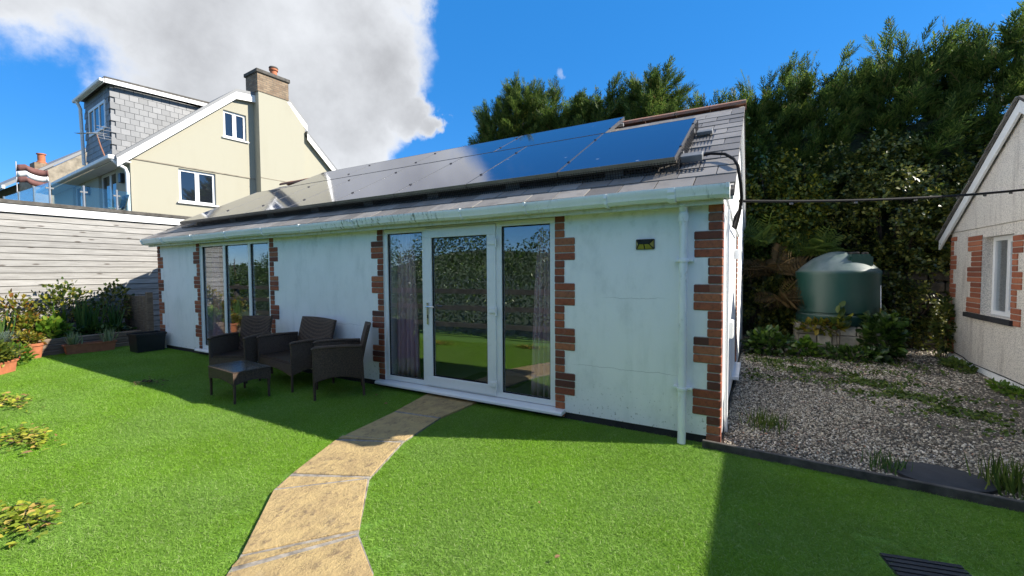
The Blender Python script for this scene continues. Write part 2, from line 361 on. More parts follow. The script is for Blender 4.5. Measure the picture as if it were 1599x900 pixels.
    g = noise(nt, v, 7, 9, 0.68); g2 = noise(nt, coords(nt, 'Position', (1.25, 0.9, 1), (0, 0, 0.6)), 13, 10, 0.74)
    c = mixc(nt, rmap(nt, g, 0.35, 0.68), (0.53, 0.385, 0.172), (0.40, 0.285, 0.135))
    c = mixc(nt, rmap(nt, g2, 0.53, 0.66, 0, 0.85), c, (0.205, 0.147, 0.084))
    ve = N(nt, 'ShaderNodeTexVoronoi', feature='DISTANCE_TO_EDGE'); ve.inputs['Scale'].default_value = 7.0
    wv_ = N(nt, 'ShaderNodeTexNoise'); wv_.inputs['Scale'].default_value = 6; wv_.inputs['Detail'].default_value = 8; wv_.inputs['Roughness'].default_value = 0.7; nt.links.new(v, wv_.inputs['Vector'])
    wm = N(nt, 'ShaderNodeVectorMath', operation='SCALE'); wm.inputs['Scale'].default_value = 0.35; nt.links.new(wv_.outputs['Color'], wm.inputs[0]); wa_ = N(nt, 'ShaderNodeVectorMath', operation='ADD'); nt.links.new(v, wa_.inputs[0]); nt.links.new(wm.outputs[0], wa_.inputs[1]); nt.links.new(wa_.outputs[0], ve.inputs['Vector'])
    crk = math_(nt, 'MULTIPLY', rmap(nt, ve.outputs['Distance'], 0.0, 0.035, 1, 0), rmap(nt, noise(nt, v, 3.2, 3), 0.46, 0.60))
    c = mixc(nt, math_(nt, 'MULTIPLY', crk, 0.6), c, (0.13, 0.09, 0.055))
    c = mixc(nt, rmap(nt, noise(nt, v, 4, 4), 0.60, 0.75, 0, 0.5), c, (0.52, 0.42, 0.24))
    hs = N(nt, 'ShaderNodeHueSaturation'); nt.links.new(c, hs.inputs['Color']); nt.links.new(rmap(nt, oi.outputs['Random'], 0, 1, 0.88, 1.1, False), hs.inputs['Value'])
    nt.links.new(hs.outputs[0], b.inputs['Base Color']); b.inputs['Roughness'].default_value = 0.8; bump(nt, b, g2, 1.0, 0.035)
    simple('path_mortar', (0.25, 0.225, 0.19), 0.95, 0.55, 18, 0.8, 60, coordk='Position')
    simple('block_stone', (0.42, 0.38, 0.30), 0.9, 0.45, 6, 0.6, 40, coordk='Position', objrand=0.45)
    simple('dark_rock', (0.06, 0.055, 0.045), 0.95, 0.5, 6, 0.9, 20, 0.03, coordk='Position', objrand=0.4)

    # ground
    m, nt, b = new_mat('turf_base'); v = coords(nt, 'Position')
    c = mixc(nt, rmap(nt, noise(nt, v, 60, 5), 0.3, 0.7), (0.085, 0.20, 0.022), (0.16, 0.31, 0.04)); nt.links.new(c, b.inputs['Base Color']); b.inputs['Roughness'].default_value = 0.9
    simple('bank_cover', (0.024, 0.033, 0.012), 0.95, 0.6, 14, 0.9, 30, 0.05, coordk='Position')
    simple('soil', (0.050, 0.036, 0.024), 0.95, 0.5, 9, 0.9, 30, 0.03, coordk='Position')
    simple('far_ground', (0.055, 0.075, 0.03), 0.95, 0.4, 1.2, coordk='Position')
    simple('gravel_bed', (0.105, 0.088, 0.065), 0.95, 0.6, 40, 1.0, 55, 0.02, coordk='Position')
    simple('hill_green', (0.06, 0.085, 0.035), 0.95, 0.5, 0.05, coordk='Position')

    def island(name, stops, rough=0.6, trans=0.25, spec=0.3, noise_sc=None, dark=None):
        m, nt, b = new_mat(name)
        g = N(nt, 'ShaderNodeNewGeometry'); cr = ramp(nt, stops); nt.links.new(g.outputs['Random Per Island'], cr.inputs[0]); c = cr.outputs[0]
        if noise_sc:
            c = mixc(nt, rmap(nt, noise(nt, coords(nt, 'Position'), noise_sc, 3), 0.42, 0.62, 0, 0.85), c, dark)
        nt.links.new(c, b.inputs['Base Color']); b.inputs['Roughness'].default_value = rough; b.inputs['Specular IOR Level'].default_value = spec
        if trans:
            t = N(nt, 'ShaderNodeBsdfTranslucent'); nt.links.new(c, t.inputs['Color']); mx = N(nt, 'ShaderNodeMixShader'); mx.inputs[0].default_value = trans
            nt.links.new(b.outputs[0], mx.inputs[1]); nt.links.new(t.outputs[0], mx.inputs[2]); nt.links.new(mx.outputs[0], nt.nodes['Material Output'].inputs[0])
        return m, nt
    island('conifer', [(0, (0.026, 0.055, 0.014)), (0.35, (0.065, 0.120, 0.024)), (0.75, (0.135, 0.205, 0.036)), (0.94, (0.20, 0.25, 0.06)), (1, (0.20, 0.14, 0.06))], 0.6, 0.45)
    island('ivy_leaf', [(0, (0.022, 0.042, 0.010)), (0.45, (0.065, 0.095, 0.018)), (0.78, (0.15, 0.165, 0.030)), (1, (0.32, 0.29, 0.055))], 0.38, 0.3, 0.4)
    island('yellow_leaf', [(0, (0.030, 0.060, 0.012)), (0.45, (0.070, 0.110, 0.018)), (0.75, (0.17, 0.19, 0.020)), (1, (0.32, 0.28, 0.025))], 0.45, 0.3, 0.4)
    island('laurel_leaf', [(0, (0.018, 0.045, 0.010)), (0.6, (0.045, 0.095, 0.016)), (1, (0.105, 0.17, 0.022))], 0.3, 0.2, 0.5)
    island('bright_leaf', [(0, (0.060, 0.140, 0.014)), (0.6, (0.105, 0.200, 0.018)), (1, (0.21, 0.28, 0.030))], 0.45, 0.3)
    island('blade_leaf', [(0, (0.035, 0.085, 0.022)), (0.6, (0.070, 0.150, 0.030)), (1, (0.130, 0.200, 0.050))], 0.45, 0.3)
    island('pale_blade', [(0, (0.16, 0.22, 0.09)), (0.6, (0.27, 0.33, 0.16)), (1, (0.42, 0.44, 0.28))], 0.5, 0.3)
    island('grey_leaf', [(0, (0.075, 0.115, 0.085)), (0.6, (0.135, 0.185, 0.145)), (1, (0.20, 0.25, 0.20))], 0.7, 0.15)
    island('bronze_leaf', [(0, (0.075, 0.105, 0.012)), (0.45, (0.19, 0.19, 0.020)), (0.75, (0.30, 0.23, 0.028)), (1, (0.22, 0.085, 0.020))], 0.5, 0.3)
    island('lawn_ivy', [(0, (0.14, 0.20, 0.020)), (0.45, (0.28, 0.34, 0.030)), (0.75, (0.46, 0.44, 0.05)), (0.9, (0.40, 0.26, 0.08)), (1, (0.22, 0.12, 0.05))], 0.5, 0.25)
    island('fern_leaf', [(0, (0.045, 0.085, 0.016)), (0.6, (0.095, 0.150, 0.025)), (1, (0.16, 0.20, 0.035))], 0.55, 0.3)
    island('dead_fern', [(0, (0.060, 0.045, 0.020)), (0.6, (0.110, 0.075, 0.030)), (1, (0.17, 0.10, 0.035))], 0.7, 0.2)
    island('dry_leaf', [(0, (0.10, 0.055, 0.025)), (1, (0.33, 0.20, 0.10))], 0.8, 0.1)
    island('red_flower', [(0, (0.50, 0.03, 0.02)), (1, (0.60, 0.08, 0.04))], 0.5, 0.2)
    simple('bark', (0.075, 0.055, 0.040), 0.95, 0.4, 8, 0.8, 30, 0.02)
    # turf blades and pebbles (instanced: tone by instance and by island)
    for nm, stops in (('turf_blade', [(0, (0.135, 0.270, 0.024)), (0.35, (0.172, 0.335, 0.036)), (0.75, (0.222, 0.400, 0.054)), (0.94, (0.31, 0.47, 0.11)), (1, (0.46, 0.53, 0.25))]),):
        m, nt = island(nm, stops, 0.6, 0.25, 0.08)
        gg = [n for n in nt.nodes if n.type == 'VALTORGB'][0]; tg = [l.to_socket for l in gg.outputs[0].links]
        pos = coords(nt, 'Position', (1.0, 1.0, 1.0)); hv = N(nt, 'ShaderNodeHueSaturation'); nt.links.new(gg.outputs[0], hv.inputs['Color'])
        nt.links.new(rmap(nt, noise(nt, pos, 1.3, 5, 0.6), 0.3, 0.7, 0.92, 1.08), hv.inputs['Value']); nt.links.new(rmap(nt, noise(nt, pos, 0.8, 3), 0.3, 0.7, 0.95, 1.05), hv.inputs['Saturation'])
        for t_ in tg:
            nt.links.new(hv.outputs[0], t_)
    m, nt, b = new_mat('pebble'); oi = N(nt, 'ShaderNodeObjectInfo')
    cr = ramp(nt, [(0, (0.05, 0.044, 0.034)), (0.3, (0.17, 0.142, 0.105)), (0.6, (0.36, 0.305, 0.225)), (0.85, (0.56, 0.490, 0.37)), (0.96, (0.76, 0.69, 0.57)), (1, (0.40, 0.20, 0.11))]); nt.links.new(oi.outputs['Random'], cr.inputs[0])
    nt.links.new(cr.outputs[0], b.inputs['Base Color']); b.inputs['Roughness'].default_value = 0.7

    # plastics, pots, cloth
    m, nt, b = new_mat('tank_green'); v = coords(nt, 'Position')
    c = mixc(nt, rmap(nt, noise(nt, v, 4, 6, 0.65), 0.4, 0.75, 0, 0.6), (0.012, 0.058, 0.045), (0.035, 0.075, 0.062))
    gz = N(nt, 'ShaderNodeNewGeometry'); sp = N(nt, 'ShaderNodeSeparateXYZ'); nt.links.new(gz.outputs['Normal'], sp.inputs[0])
    bird = math_(nt, 'MULTIPLY', rmap(nt, sp.outputs['Z'], 0.15, 0.7), rmap(nt, noise(nt, v, 5, 6, 0.6), 0.25, 0.75, 0.35, 0.8))  # upward faces blend to a paler tone
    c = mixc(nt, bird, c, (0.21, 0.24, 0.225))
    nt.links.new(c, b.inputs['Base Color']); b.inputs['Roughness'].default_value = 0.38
    simple('terracotta', (0.40, 0.135, 0.060), 0.8, 0.2, 12, 0.3, 50, coordk='Position')
    simple('black_tub', (0.013, 0.014, 0.017), 0.45, 0.3, 8, coordk='Position')
    m, nt, b = new_mat('mauve_cloth'); c = mixc(nt, rmap(nt, noise(nt, coords(nt, 'Position', (8, 8, 1)), 4, 4), 0.3, 0.7), (0.90, 0.64, 0.70), (0.78, 0.50, 0.58))
    nt.links.new(c, b.inputs['Base Color']); b.inputs['Roughness'].default_value = 0.9
    tl = N(nt, 'ShaderNodeBsdfTranslucent'); nt.links.new(c, tl.inputs[0]); mx = N(nt, 'ShaderNodeMixShader'); mx.inputs[0].default_value = 0.3
    nt.links.new(b.outputs[0], mx.inputs[1]); nt.links.new(tl.outputs[0], mx.inputs[2]); nt.links.new(mx.outputs[0], nt.nodes['Material Output'].inputs[0])
    simple('room_wall', (0.45, 0.43, 0.40), 0.9, 0.05, 2, coordk='Position')
    simple('carpet', (0.11, 0.10, 0.10), 0.95, 0.2, 40, coordk='Position')
    simple('door_mat', (0.02, 0.018, 0.016), 0.95, 0.4, 60)
    m, nt, b = new_mat('stack_brick'); v = coords(nt, 'Object', (1, 1, 1), (math.pi / 2, 0, 0))
    geo = N(nt, 'ShaderNodeTexCoord'); sp = N(nt, 'ShaderNodeSeparateXYZ'); nt.links.new(geo.outputs['Object'], sp.inputs[0])
    cb = N(nt, 'ShaderNodeCombineXYZ'); nt.links.new(math_(nt, 'ADD', sp.outputs['X'], sp.outputs['Y']), cb.inputs[0]); nt.links.new(sp.outputs['Z'], cb.inputs[1])
    br = N(nt, 'ShaderNodeTexBrick'); br.inputs['Scale'].default_value = 1; br.inputs['Brick Width'].default_value = 0.225; br.inputs['Row Height'].default_value = 0.075; br.inputs['Mortar Size'].default_value = 0.007
    br.inputs['Color1'].default_value = (0.20, 0.135, 0.085, 1); br.inputs['Color2'].default_value = (0.29, 0.215, 0.14, 1); br.inputs['Mortar'].default_value = (0.15, 0.13, 0.11, 1); nt.links.new(cb.outputs[0], br.inputs['Vector'])
    c = mixc(nt, rmap(nt, noise(nt, coords(nt), 5, 6), 0.45, 0.75, 0, 0.6), br.outputs['Color'], (0.11, 0.09, 0.065))
    nt.links.new(c, b.inputs['Base Color']); b.inputs['Roughness'].default_value = 0.9; bump(nt, b, math_(nt, 'SUBTRACT', 1.0, br.outputs['Fac']), 0.6, 0.008)
    simple('rough_stone', (0.27, 0.235, 0.18), 0.95, 0.35, 5, 0.6, 20, coordk='Position')
    simple('grey_wall', (0.20, 0.20, 0.205), 0.9, 0.2, 3, coordk='Position')
    simple('flag_dark', (0.16, 0.07, 0.06), 0.8)
    simple('blind_slat', (0.10, 0.10, 0.10), 0.6)
    simple('drain_iron', (0.026, 0.027, 0.030), 0.7, 0.3, 12, 0.5, 50, coordk='Position')


build_materials()
M = MATS

# ------------------------------------------------------------------ mesh helpers
LOCAL = set()


def link(o, parent=None):
    COL.objects.link(o)
    if parent is not None:
        o.parent = parent
        if parent.type == 'EMPTY' and parent.name not in LOCAL:
            o.matrix_parent_inverse = Matrix.Translation(-parent.location)
    return o


def thing(name, label, cat, loc=(0, 0, 0), group=None, rz=0.0, local=False):
    o = bpy.data.objects.new(name, None); COL.objects.link(o); o.empty_display_size = 0.1
    o.location = loc; o.rotation_euler = (0, 0, rz); o['label'] = label; o['category'] = cat
    if group:
        o['group'] = group
    if local:
        LOCAL.add(o.name)
    return o


def tag(o, label=None, cat=None, group=None, kind=None):
    for k, v in (('label', label), ('category', cat), ('group', group), ('kind', kind)):
        if v:
            o[k] = v
    return o


class MB:
    def __init__(s):
        s.v = []; s.f = []

    def add(s, vs, fs):
        n = len(s.v); s.v += [tuple(map(float, p)) for p in vs]; s.f += [tuple(i + n for i in f) for f in fs]; return s

    def box(s, x0, x1, y0, y1, z0, z1):
        return s.add([(x0, y0, z0), (x1, y0, z0), (x1, y1, z0), (x0, y1, z0), (x0, y0, z1), (x1, y0, z1), (x1, y1, z1), (x0, y1, z1)],
                     [(3, 2, 1, 0), (4, 5, 6, 7), (0, 1, 5, 4), (1, 2, 6, 5), (2, 3, 7, 6), (3, 0, 4, 7)])

    def obox(s, c, ax, ay, az):
        c, ax, ay, az = map(Vector, (c, ax, ay, az))
        vs = [c + sx * ax + sy * ay + sz * az for sz in (-1, 1) for sx, sy in ((-1, -1), (1, -1), (1, 1), (-1, 1))]
        return s.add(vs, [(3, 2, 1, 0), (4, 5, 6, 7), (0, 1, 5, 4), (1, 2, 6, 5), (2, 3, 7, 6), (3, 0, 4, 7)])

    def prism(s, poly, ext):
        """poly: 3D points in order; ext: vector"""
        n = len(poly); e = Vector(ext); a = [Vector(p) for p in poly]; nrm = Vector((0, 0, 0))
        for i in range(n):
            nrm += a[i].cross(a[(i + 1) % n])
        if nrm.dot(e) > 0:
            a.reverse()
        vs = a + [p + e for p in a]
        fs = [tuple(range(n)), tuple(range(2 * n - 1, n - 1, -1))] + [(i, i + n, (i + 1) % n + n, (i + 1) % n) for i in range(n)]
        return s.add(vs, fs)

    def tube(s, pts, r, n=8, cap=True):
        pts = [Vector(p) for p in pts]; k = len(pts); rs = r if hasattr(r, '__len__') else [r] * k
        vs = []; t0 = (pts[1] - pts[0]).normalized(); up = Vector((0, 0, 1)) if abs(t0.z) < 0.9 else Vector((1, 0, 0)); nx = t0.cross(up).normalized()
        for i, p in enumerate(pts):
            t = (pts[min(i + 1, k - 1)] - pts[max(i - 1, 0)]).normalized()
            nx = (nx - t * nx.dot(t)).normalized(); ny = t.cross(nx)
            for j in range(n):
                a = 2 * math.pi * j / n; vs.append(p + (nx * math.cos(a) + ny * math.sin(a)) * rs[i])
        fs = [(i * n + j, i * n + (j + 1) % n, (i + 1) * n + (j + 1) % n, (i + 1) * n + j) for i in range(k - 1) for j in range(n)]
        if cap:
            fs += [tuple(range(n - 1, -1, -1)), tuple(range((k - 1) * n, k * n))]
        return s.add(vs, fs)

    def lathe(s, prof, c=(0, 0, 0), n=24):
        vs = []; k = len(prof)
        for r, z in prof:
            for j in range(n):
                a = 2 * math.pi * j / n; vs.append((c[0] + r * math.cos(a), c[1] + r * math.sin(a), c[2] + z))
        fs = [(i * n + j, i * n + (j + 1) % n, (i + 1) * n + (j + 1) % n, (i + 1) * n + j) for i in range(k - 1) for j in range(n)]
        fs += [tuple(range(n - 1, -1, -1)), tuple(range((k - 1) * n, k * n))]
        return s.add(vs, fs)

    def mesh(s, name, mat, smooth=False, bevel=0.0, seg=1):
        me = bpy.data.meshes.new(name); me.from_pydata(s.v, [], s.f)
        bm = bmesh.new(); bm.from_mesh(me)
        bmesh.ops.recalc_face_normals(bm, faces=bm.faces)
        if bevel:
            bmesh.ops.bevel(bm, geom=list(bm.edges), offset=bevel, segments=seg, affect='EDGES', clamp_overlap=True)
        bm.to_mesh(me); bm.free()
        if smooth:
            me.polygons.foreach_set('use_smooth', [True] * len(me.polygons))
            me.set_sharp_from_angle(angle=math.radians(smooth if smooth is not True else 40))
        me.materials.append(M[mat]); return me

    def build(s, name, mat, parent=None, smooth=False, bevel=0.0, seg=1):
        return link(bpy.data.objects.new(name, s.mesh(name, mat, smooth, bevel, seg)), parent)


def piece(name, me, parent, loc, rot=(0, 0, 0), scale=(1, 1, 1)):
    o = bpy.data.objects.new(name, me); link(o, parent); o.location = loc; o.rotation_euler = rot; o.scale = scale
    return o


def copy_tree(o, parent=None):
    c = o.copy(); COL.objects.link(c); c.parent = parent
    if o.name in LOCAL:
        LOCAL.add(c.name)
    for ch in o.children:
        copy_tree(ch, c)
    return c


def np_mesh(name, V, F, mat):
    me = bpy.data.meshes.new(name); V = np.asarray(V, np.float32); F = np.asarray(F, np.int32); n, k = F.shape
    me.vertices.add(len(V)); me.vertices.foreach_set('co', V.ravel())
    me.loops.add(n * k); me.loops.foreach_set('vertex_index', F.ravel())
    me.polygons.add(n); me.polygons.foreach_set('loop_start', np.arange(0, n * k, k, dtype=np.int32))
    me.update(calc_edges=True); me.materials.append(M[mat])
    return me


def norm(a):
    return a / np.maximum(np.linalg.norm(a, axis=-1, keepdims=True), 1e-9)


def scatter(tv, tf, pos, ydir, scale, flat=None, roll=None):
    """copies of a template (its length along +Y, its face normal +Z); flat: preferred normal, else random roll"""
    tv = np.asarray(tv, float); tf = np.asarray(tf, int); pos = np.asarray(pos, float); n = len(pos)
    Y = norm(np.asarray(ydir, float))
    ref = rng.normal(size=(n, 3)) if flat is None else np.asarray(flat, float) + rng.normal(size=(n, 3)) * (0.25 if roll is None else roll)
    X = norm(np.cross(Y, ref)); Z = np.cross(X, Y)
    s = np.asarray(scale, float); s = s[:, None, None] if s.ndim == 1 else s[:, None, :]
    L = tv[None] * s
    P = L[..., 0:1] * X[:, None] + L[..., 1:2] * Y[:, None] + L[..., 2:3] * Z[:, None] + pos[:, None]
    F = tf[None] + (np.arange(n) * len(tv))[:, None, None]
    return P.reshape(-1, 3), F.reshape(-1, tf.shape[1])


def merge(lst):
    V = []; F = []; o = 0
    for v, f in lst:
        V.append(v); F.append(f + o); o += len(v)
    return np.concatenate(V), np.concatenate(F)


# leaf templates (unit length along +Y)
T_LEAF = ([(0, 0, 0), (0.30, 0.40, 0.10), (0.20, 0.78, 0.05), (0, 1, -0.06), (-0.20, 0.78, 0.05), (-0.30, 0.40, 0.10), (0, 0.5, 0.0)],
          [(0, 1, 6), (1, 2, 6), (2, 3, 6), (3, 4, 6), (4, 5, 6), (5, 0, 6)])
T_SMALL = ([(0, 0, 0), (0.34, 0.5, 0.10), (0, 1, -0.04), (-0.34, 0.5, 0.10)], [(0, 1, 2), (0, 2, 3)])


def t_blade(w=0.05, bend=0.35, k=4):
    v = []; f = []
    for i in range(k + 1):
        t = i / k; ww = w * (1 - t ** 2.2) + 0.002
        v += [(-ww, t * (1 - 0.18 * bend * t), -bend * t * t), (ww, t * (1 - 0.18 * bend * t), -bend * t * t)]
    for i in range(k):
        a = 2 * i; f += [(a, a + 1, a + 3), (a, a + 3, a + 2)]
    return v, f


def t_spray(seed, k=9, w=0.020, curl=0.18):
    """a flat feathery conifer spray: axis with forward-swept branchlets that fork"""
    r = random.Random(seed); v = []; f = []

    def quad(a, b, w0, w1, z0, z1):
        dx, dy = b[0] - a[0], b[1] - a[1]; l = math.hypot(dx, dy); px, py = -dy / l, dx / l; n = len(v)
        v.extend([(a[0] + px * w0, a[1] + py * w0, z0), (a[0] - px * w0, a[1] - py * w0, z0), (b[0] - px * w1, b[1] - py * w1, z1), (b[0] + px * w1, b[1] + py * w1, z1)])
        f.extend([(n, n + 1, n + 2), (n, n + 2, n + 3)])
    z = lambda y: -curl * y * y
    quad((0, 0), (0.02, 0.55), w * 0.8, w * 0.8, 0, z(0.55)); quad((0.02, 0.55), (r.uniform(-.05, .05), 1.0), w * 0.8, w * 0.35, z(0.55), z(1))
    for i in range(k):
        y = 0.10 + 0.80 * i / k
        for s in (-1, 1):
            L = (0.36 * (1 - y) + 0.09) * r.uniform(0.7, 1.25); a = math.radians(r.uniform(28, 46))
            b = (s * L * math.sin(a), y + L * math.cos(a)); zz = z(y) + r.uniform(-.05, .05)
            quad((0, y), b, w, w * 0.45, z(y), zz)
            m = (b[0] * 0.5, y + (b[1] - y) * 0.45)
            quad(m, (m[0] + s * L * 0.05, m[1] + L * 0.50), w * 0.8, w * 0.3, (z(y) + zz) / 2, zz + r.uniform(-.03, .03))
    return v, f


def t_fern(k=13):
    v = []; f = []
    for i in range(k):
        y = 0.10 + 0.86 * i / k; L = 0.30 * math.sin(math.pi * min(1, 0.18 + 0.80 * (1 - i / k))) + 0.02; w = 0.030
        z = -0.42 * y * y
        for s in (-1, 1):
            n = len(v); v += [(0, y - w * .5, z), (s * L * 0.55, y + L * 0.10 - w, z - 0.02), (s * L, y + L * 0.25, z - 0.05), (s * L * 0.5, y + L * 0.10 + w, z - 0.01)]
            f += [(n, n + 1, n + 3), (n + 1, n + 2, n + 3)]
    n = len(v)
    for i in range(5):
        y = i / 4; v += [(-0.008, y, -0.42 * y * y), (0.008, y, -0.42 * y * y)]
    for i in range(4):
        a = n + 2 * i; f += [(a, a + 1, a + 3), (a, a + 3, a + 2)]
    return v, f


def foliage(name, mat, parts, parent=None):
    V, F = merge(parts)
    return link(bpy.data.objects.new(name, np_mesh(name, V, F, mat)), parent)


def blob_points(n, c, r, shell=0.55, zmin=None):
    d = norm(rng.normal(size=(n, 3))); u = shell + (1 - shell) * rng.random(n) ** 0.7
    lump = 1 + 0.16 * np.sin(d[:, 0] * 5.1 + c[0] * 3) * np.cos(d[:, 2] * 6.3 + c[1]) + 0.10 * np.sin(d[:, 1] * 9 + d[:, 2] * 8)
    p = np.asarray(c) + d * np.asarray(r) * (u * lump)[:, None]
    if zmin is not None:
        k = p[:, 2] > zmin; p = p[k]; d = d[k]
    return p, d


def gn_scatter(name, pts, scales, coll_objs, kind_label, tilt=0.25, full_rot=False):
    """one object of stuff: points carrying copies of a few small meshes"""
    me = bpy.data.meshes.new(name); me.vertices.add(len(pts)); me.vertices.foreach_set('co', np.asarray(pts, np.float32).ravel())
    at = me.attributes.new('sc', 'FLOAT', 'POINT'); at.data.foreach_set('value', np.asarray(scales, np.float32))
    rot = np.zeros((len(pts), 3), np.float32); rot[:, 2] = rng.random(len(pts)) * 6.283
    if full_rot:
        rot[:, :2] = rng.normal(size=(len(pts), 2)) * 0.5
    else:
        rot[:, :2] = rng.normal(size=(len(pts), 2)) * tilt
    ar = me.attributes.new('rt', 'FLOAT_VECTOR', 'POINT'); ar.data.foreach_set('vector', rot.ravel())
    o = bpy.data.objects.new(name, me); COL.objects.link(o); tag(o, kind_label[0], kind_label[1], kind='stuff')
    cl = bpy.data.collections.new(name + '_kit')
    for q in coll_objs:
        cl.objects.link(q)
    ng = bpy.data.node_groups.new(name + '_nodes', 'GeometryNodeTree')
    ng.interface.new_socket('Geometry', in_out='INPUT', socket_type='NodeSocketGeometry'); ng.interface.new_socket('Geometry', in_out='OUTPUT', socket_type='NodeSocketGeometry')
    gi = ng.nodes.new('NodeGroupInput'); go = ng.nodes.new('NodeGroupOutput'); ip = ng.nodes.new('GeometryNodeInstanceOnPoints'); ci = ng.nodes.new('GeometryNodeCollectionInfo')
    ci.inputs['Collection'].default_value = cl; ci.inputs['Separate Children'].default_value = True; ci.inputs['Reset Children'].default_value = True
    ip.inputs['Pick Instance'].default_value = True
    a1 = ng.nodes.new('GeometryNodeInputNamedAttribute'); a1.data_type = 'FLOAT'; a1.inputs[0].default_value = 'sc'
    a2 = ng.nodes.new('GeometryNodeInputNamedAttribute'); a2.data_type = 'FLOAT_VECTOR'; a2.inputs[0].default_value = 'rt'
    e2r = ng.nodes.new('FunctionNodeEulerToRotation')
    rv = ng.nodes.new('FunctionNodeRandomValue'); rv.data_type = 'INT'
    rv.inputs['Max'].default_value = len(coll_objs) - 1
    for s in rv.inputs:
        if s.type == 'INT' and s.name == 'Max':
            s.default_value = len(coll_objs) - 1
        if s.type == 'INT' and s.name == 'Min':
            s.default_value = 0
    L = ng.links.new
    L(gi.outputs[0], ip.inputs['Points']); L(ci.outputs[0], ip.inputs['Instance']); L(a1.outputs[0], ip.inputs['Scale']); L(a2.outputs[0], e2r.inputs[0]); L(e2r.outputs[0], ip.inputs['Rotation'])
    ro = [s for s in rv.outputs if s.type == 'INT'][0]; L(ro, ip.inputs['Instance Index'])
    L(ip.outputs[0], go.inputs[0])
    md = o.modifiers.new('scatter', 'NODES'); md.node_group = ng
    return o


# ================================================================== SETTING
D = 3.945
g = MB().add([(-900, -900, -0.03), (900, -900, -0.03), (900, 900, -0.03), (-900, 900, -0.03)], [(0, 1, 2, 3)]).build('ground', 'far_ground'); tag(g, kind='structure')
lawn = MB().box(-13.2, 3.4, -0.6, 3.955, -0.025, 0.0).build('lawn', 'turf_base'); tag(lawn, kind='structure')


def hills():
    n = 90; V = []; F = []
    for i in range(n + 1):
        a = math.radians(150 + 240 * i / n); h = 9 + 7 * math.sin(i * 0.21) + 3 * math.sin(i * 0.63 + 1)
        for r, z in ((150, -1), (190, h * 0.7), (240, h), (300, -1)):
            V.append((r * math.cos(a), r * math.sin(a), z))
    for i in range(n):
        for k in range(3):
            F.append((i * 4 + k, (i + 1) * 4 + k, (i + 1) * 4 + k + 1, i * 4 + k + 1))
    tag(MB().add(V, F).build('hills', 'hill_green', smooth=True), kind='structure')


hills()
grav = MB().add([(-0.25, 3.84, 0.03), (1.45, 3.765, 0.03), (4.0, 3.64, 0.03), (4.0, 10.6, 0.12), (-0.6, 10.6, 0.12), (-0.2, 6.5, 0.05)], [(0, 1, 2, 3, 4, 5)]).build('gravel_ground', 'gravel_bed'); tag(grav, kind='structure')


def path():
    root = bpy.data.objects.new('garden_path', None); COL.objects.link(root); tag(root, kind='structure'); LOCAL.add(root.name)
    bed = [(-2.12, 0.62), (-1.00, 0.62), (-1.60, 1.425), (-1.92, 1.607), (-2.37, 2.09), (-2.63, 2.70), (-2.74, 3.33), (-2.70, 3.93), (-3.42, 3.93), (-3.285, 3.257), (-3.18, 2.44), (-2.92, 1.85), (-2.81, 1.655), (-2.30, 1.17)]
    bed[0] = (-1.95, 0.72); bed[1] = (-1.18, 0.85)
    MB().prism([(x, y, -0.01) for x, y in bed], (0, 0, 0.026)).build('mortar_bed', 'path_mortar', root)
    slabs = [[(-1.95, 0.72), (-1.18, 0.85), (-1.585, 1.41), (-1.90, 1.585), (-2.225, 1.075)],
             [(-2.255, 1.105), (-1.925, 1.60), (-2.29, 1.17)],
             [(-2.31, 1.185), (-1.945, 1.635), (-2.365, 2.065), (-2.80, 1.65)],
             [(-2.82, 1.68), (-2.40, 2.085), (-2.905, 1.83)],
             [(-2.925, 1.87), (-2.385, 2.115), (-2.625, 2.665), (-3.17, 2.42)],
             [(-3.185, 2.47), (-2.66, 2.69), (-3.20, 2.53)],
             [(-3.20, 2.56), (-2.635, 2.72), (-2.735, 3.30), (-3.275, 3.23)],
             [(-3.285, 3.275), (-2.735, 3.345), (-2.70, 3.92), (-3.41, 3.92)]]
    for i, p in enumerate(slabs):
        MB().prism([(x, y, 0.0) for x, y in p], (0, 0, 0.020 + 0.003 * (i % 3))).build('slab', 'riven_stone', root, bevel=0.004)


path()
PATH = np.array([(-1.95, 0.72), (-1.18, 0.85), (-1.60, 1.425), (-1.92, 1.607), (-2.37, 2.09), (-2.63, 2.70), (-2.74, 3.33), (-2.70, 3.93), (-3.42, 3.93), (-3.285, 3.257), (-3.18, 2.44), (-2.92, 1.85), (-2.81, 1.655), (-2.30, 1.17)])


def inside(poly, x, y):
    r = np.zeros(len(x), bool); n = len(poly); j = n - 1
    for i in range(n):
        xi, yi = poly[i]; xj, yj = poly[j]
        c = ((yi > y) != (yj > y)) & (x < (xj - xi) * (y - yi) / (yj - yi + 1e-12) + xi); r ^= c; j = i
    return r


GRATE = np.array([(0.585, 2.825), (0.635, 2.585), (0.969, 2.660), (0.919, 2.90)])


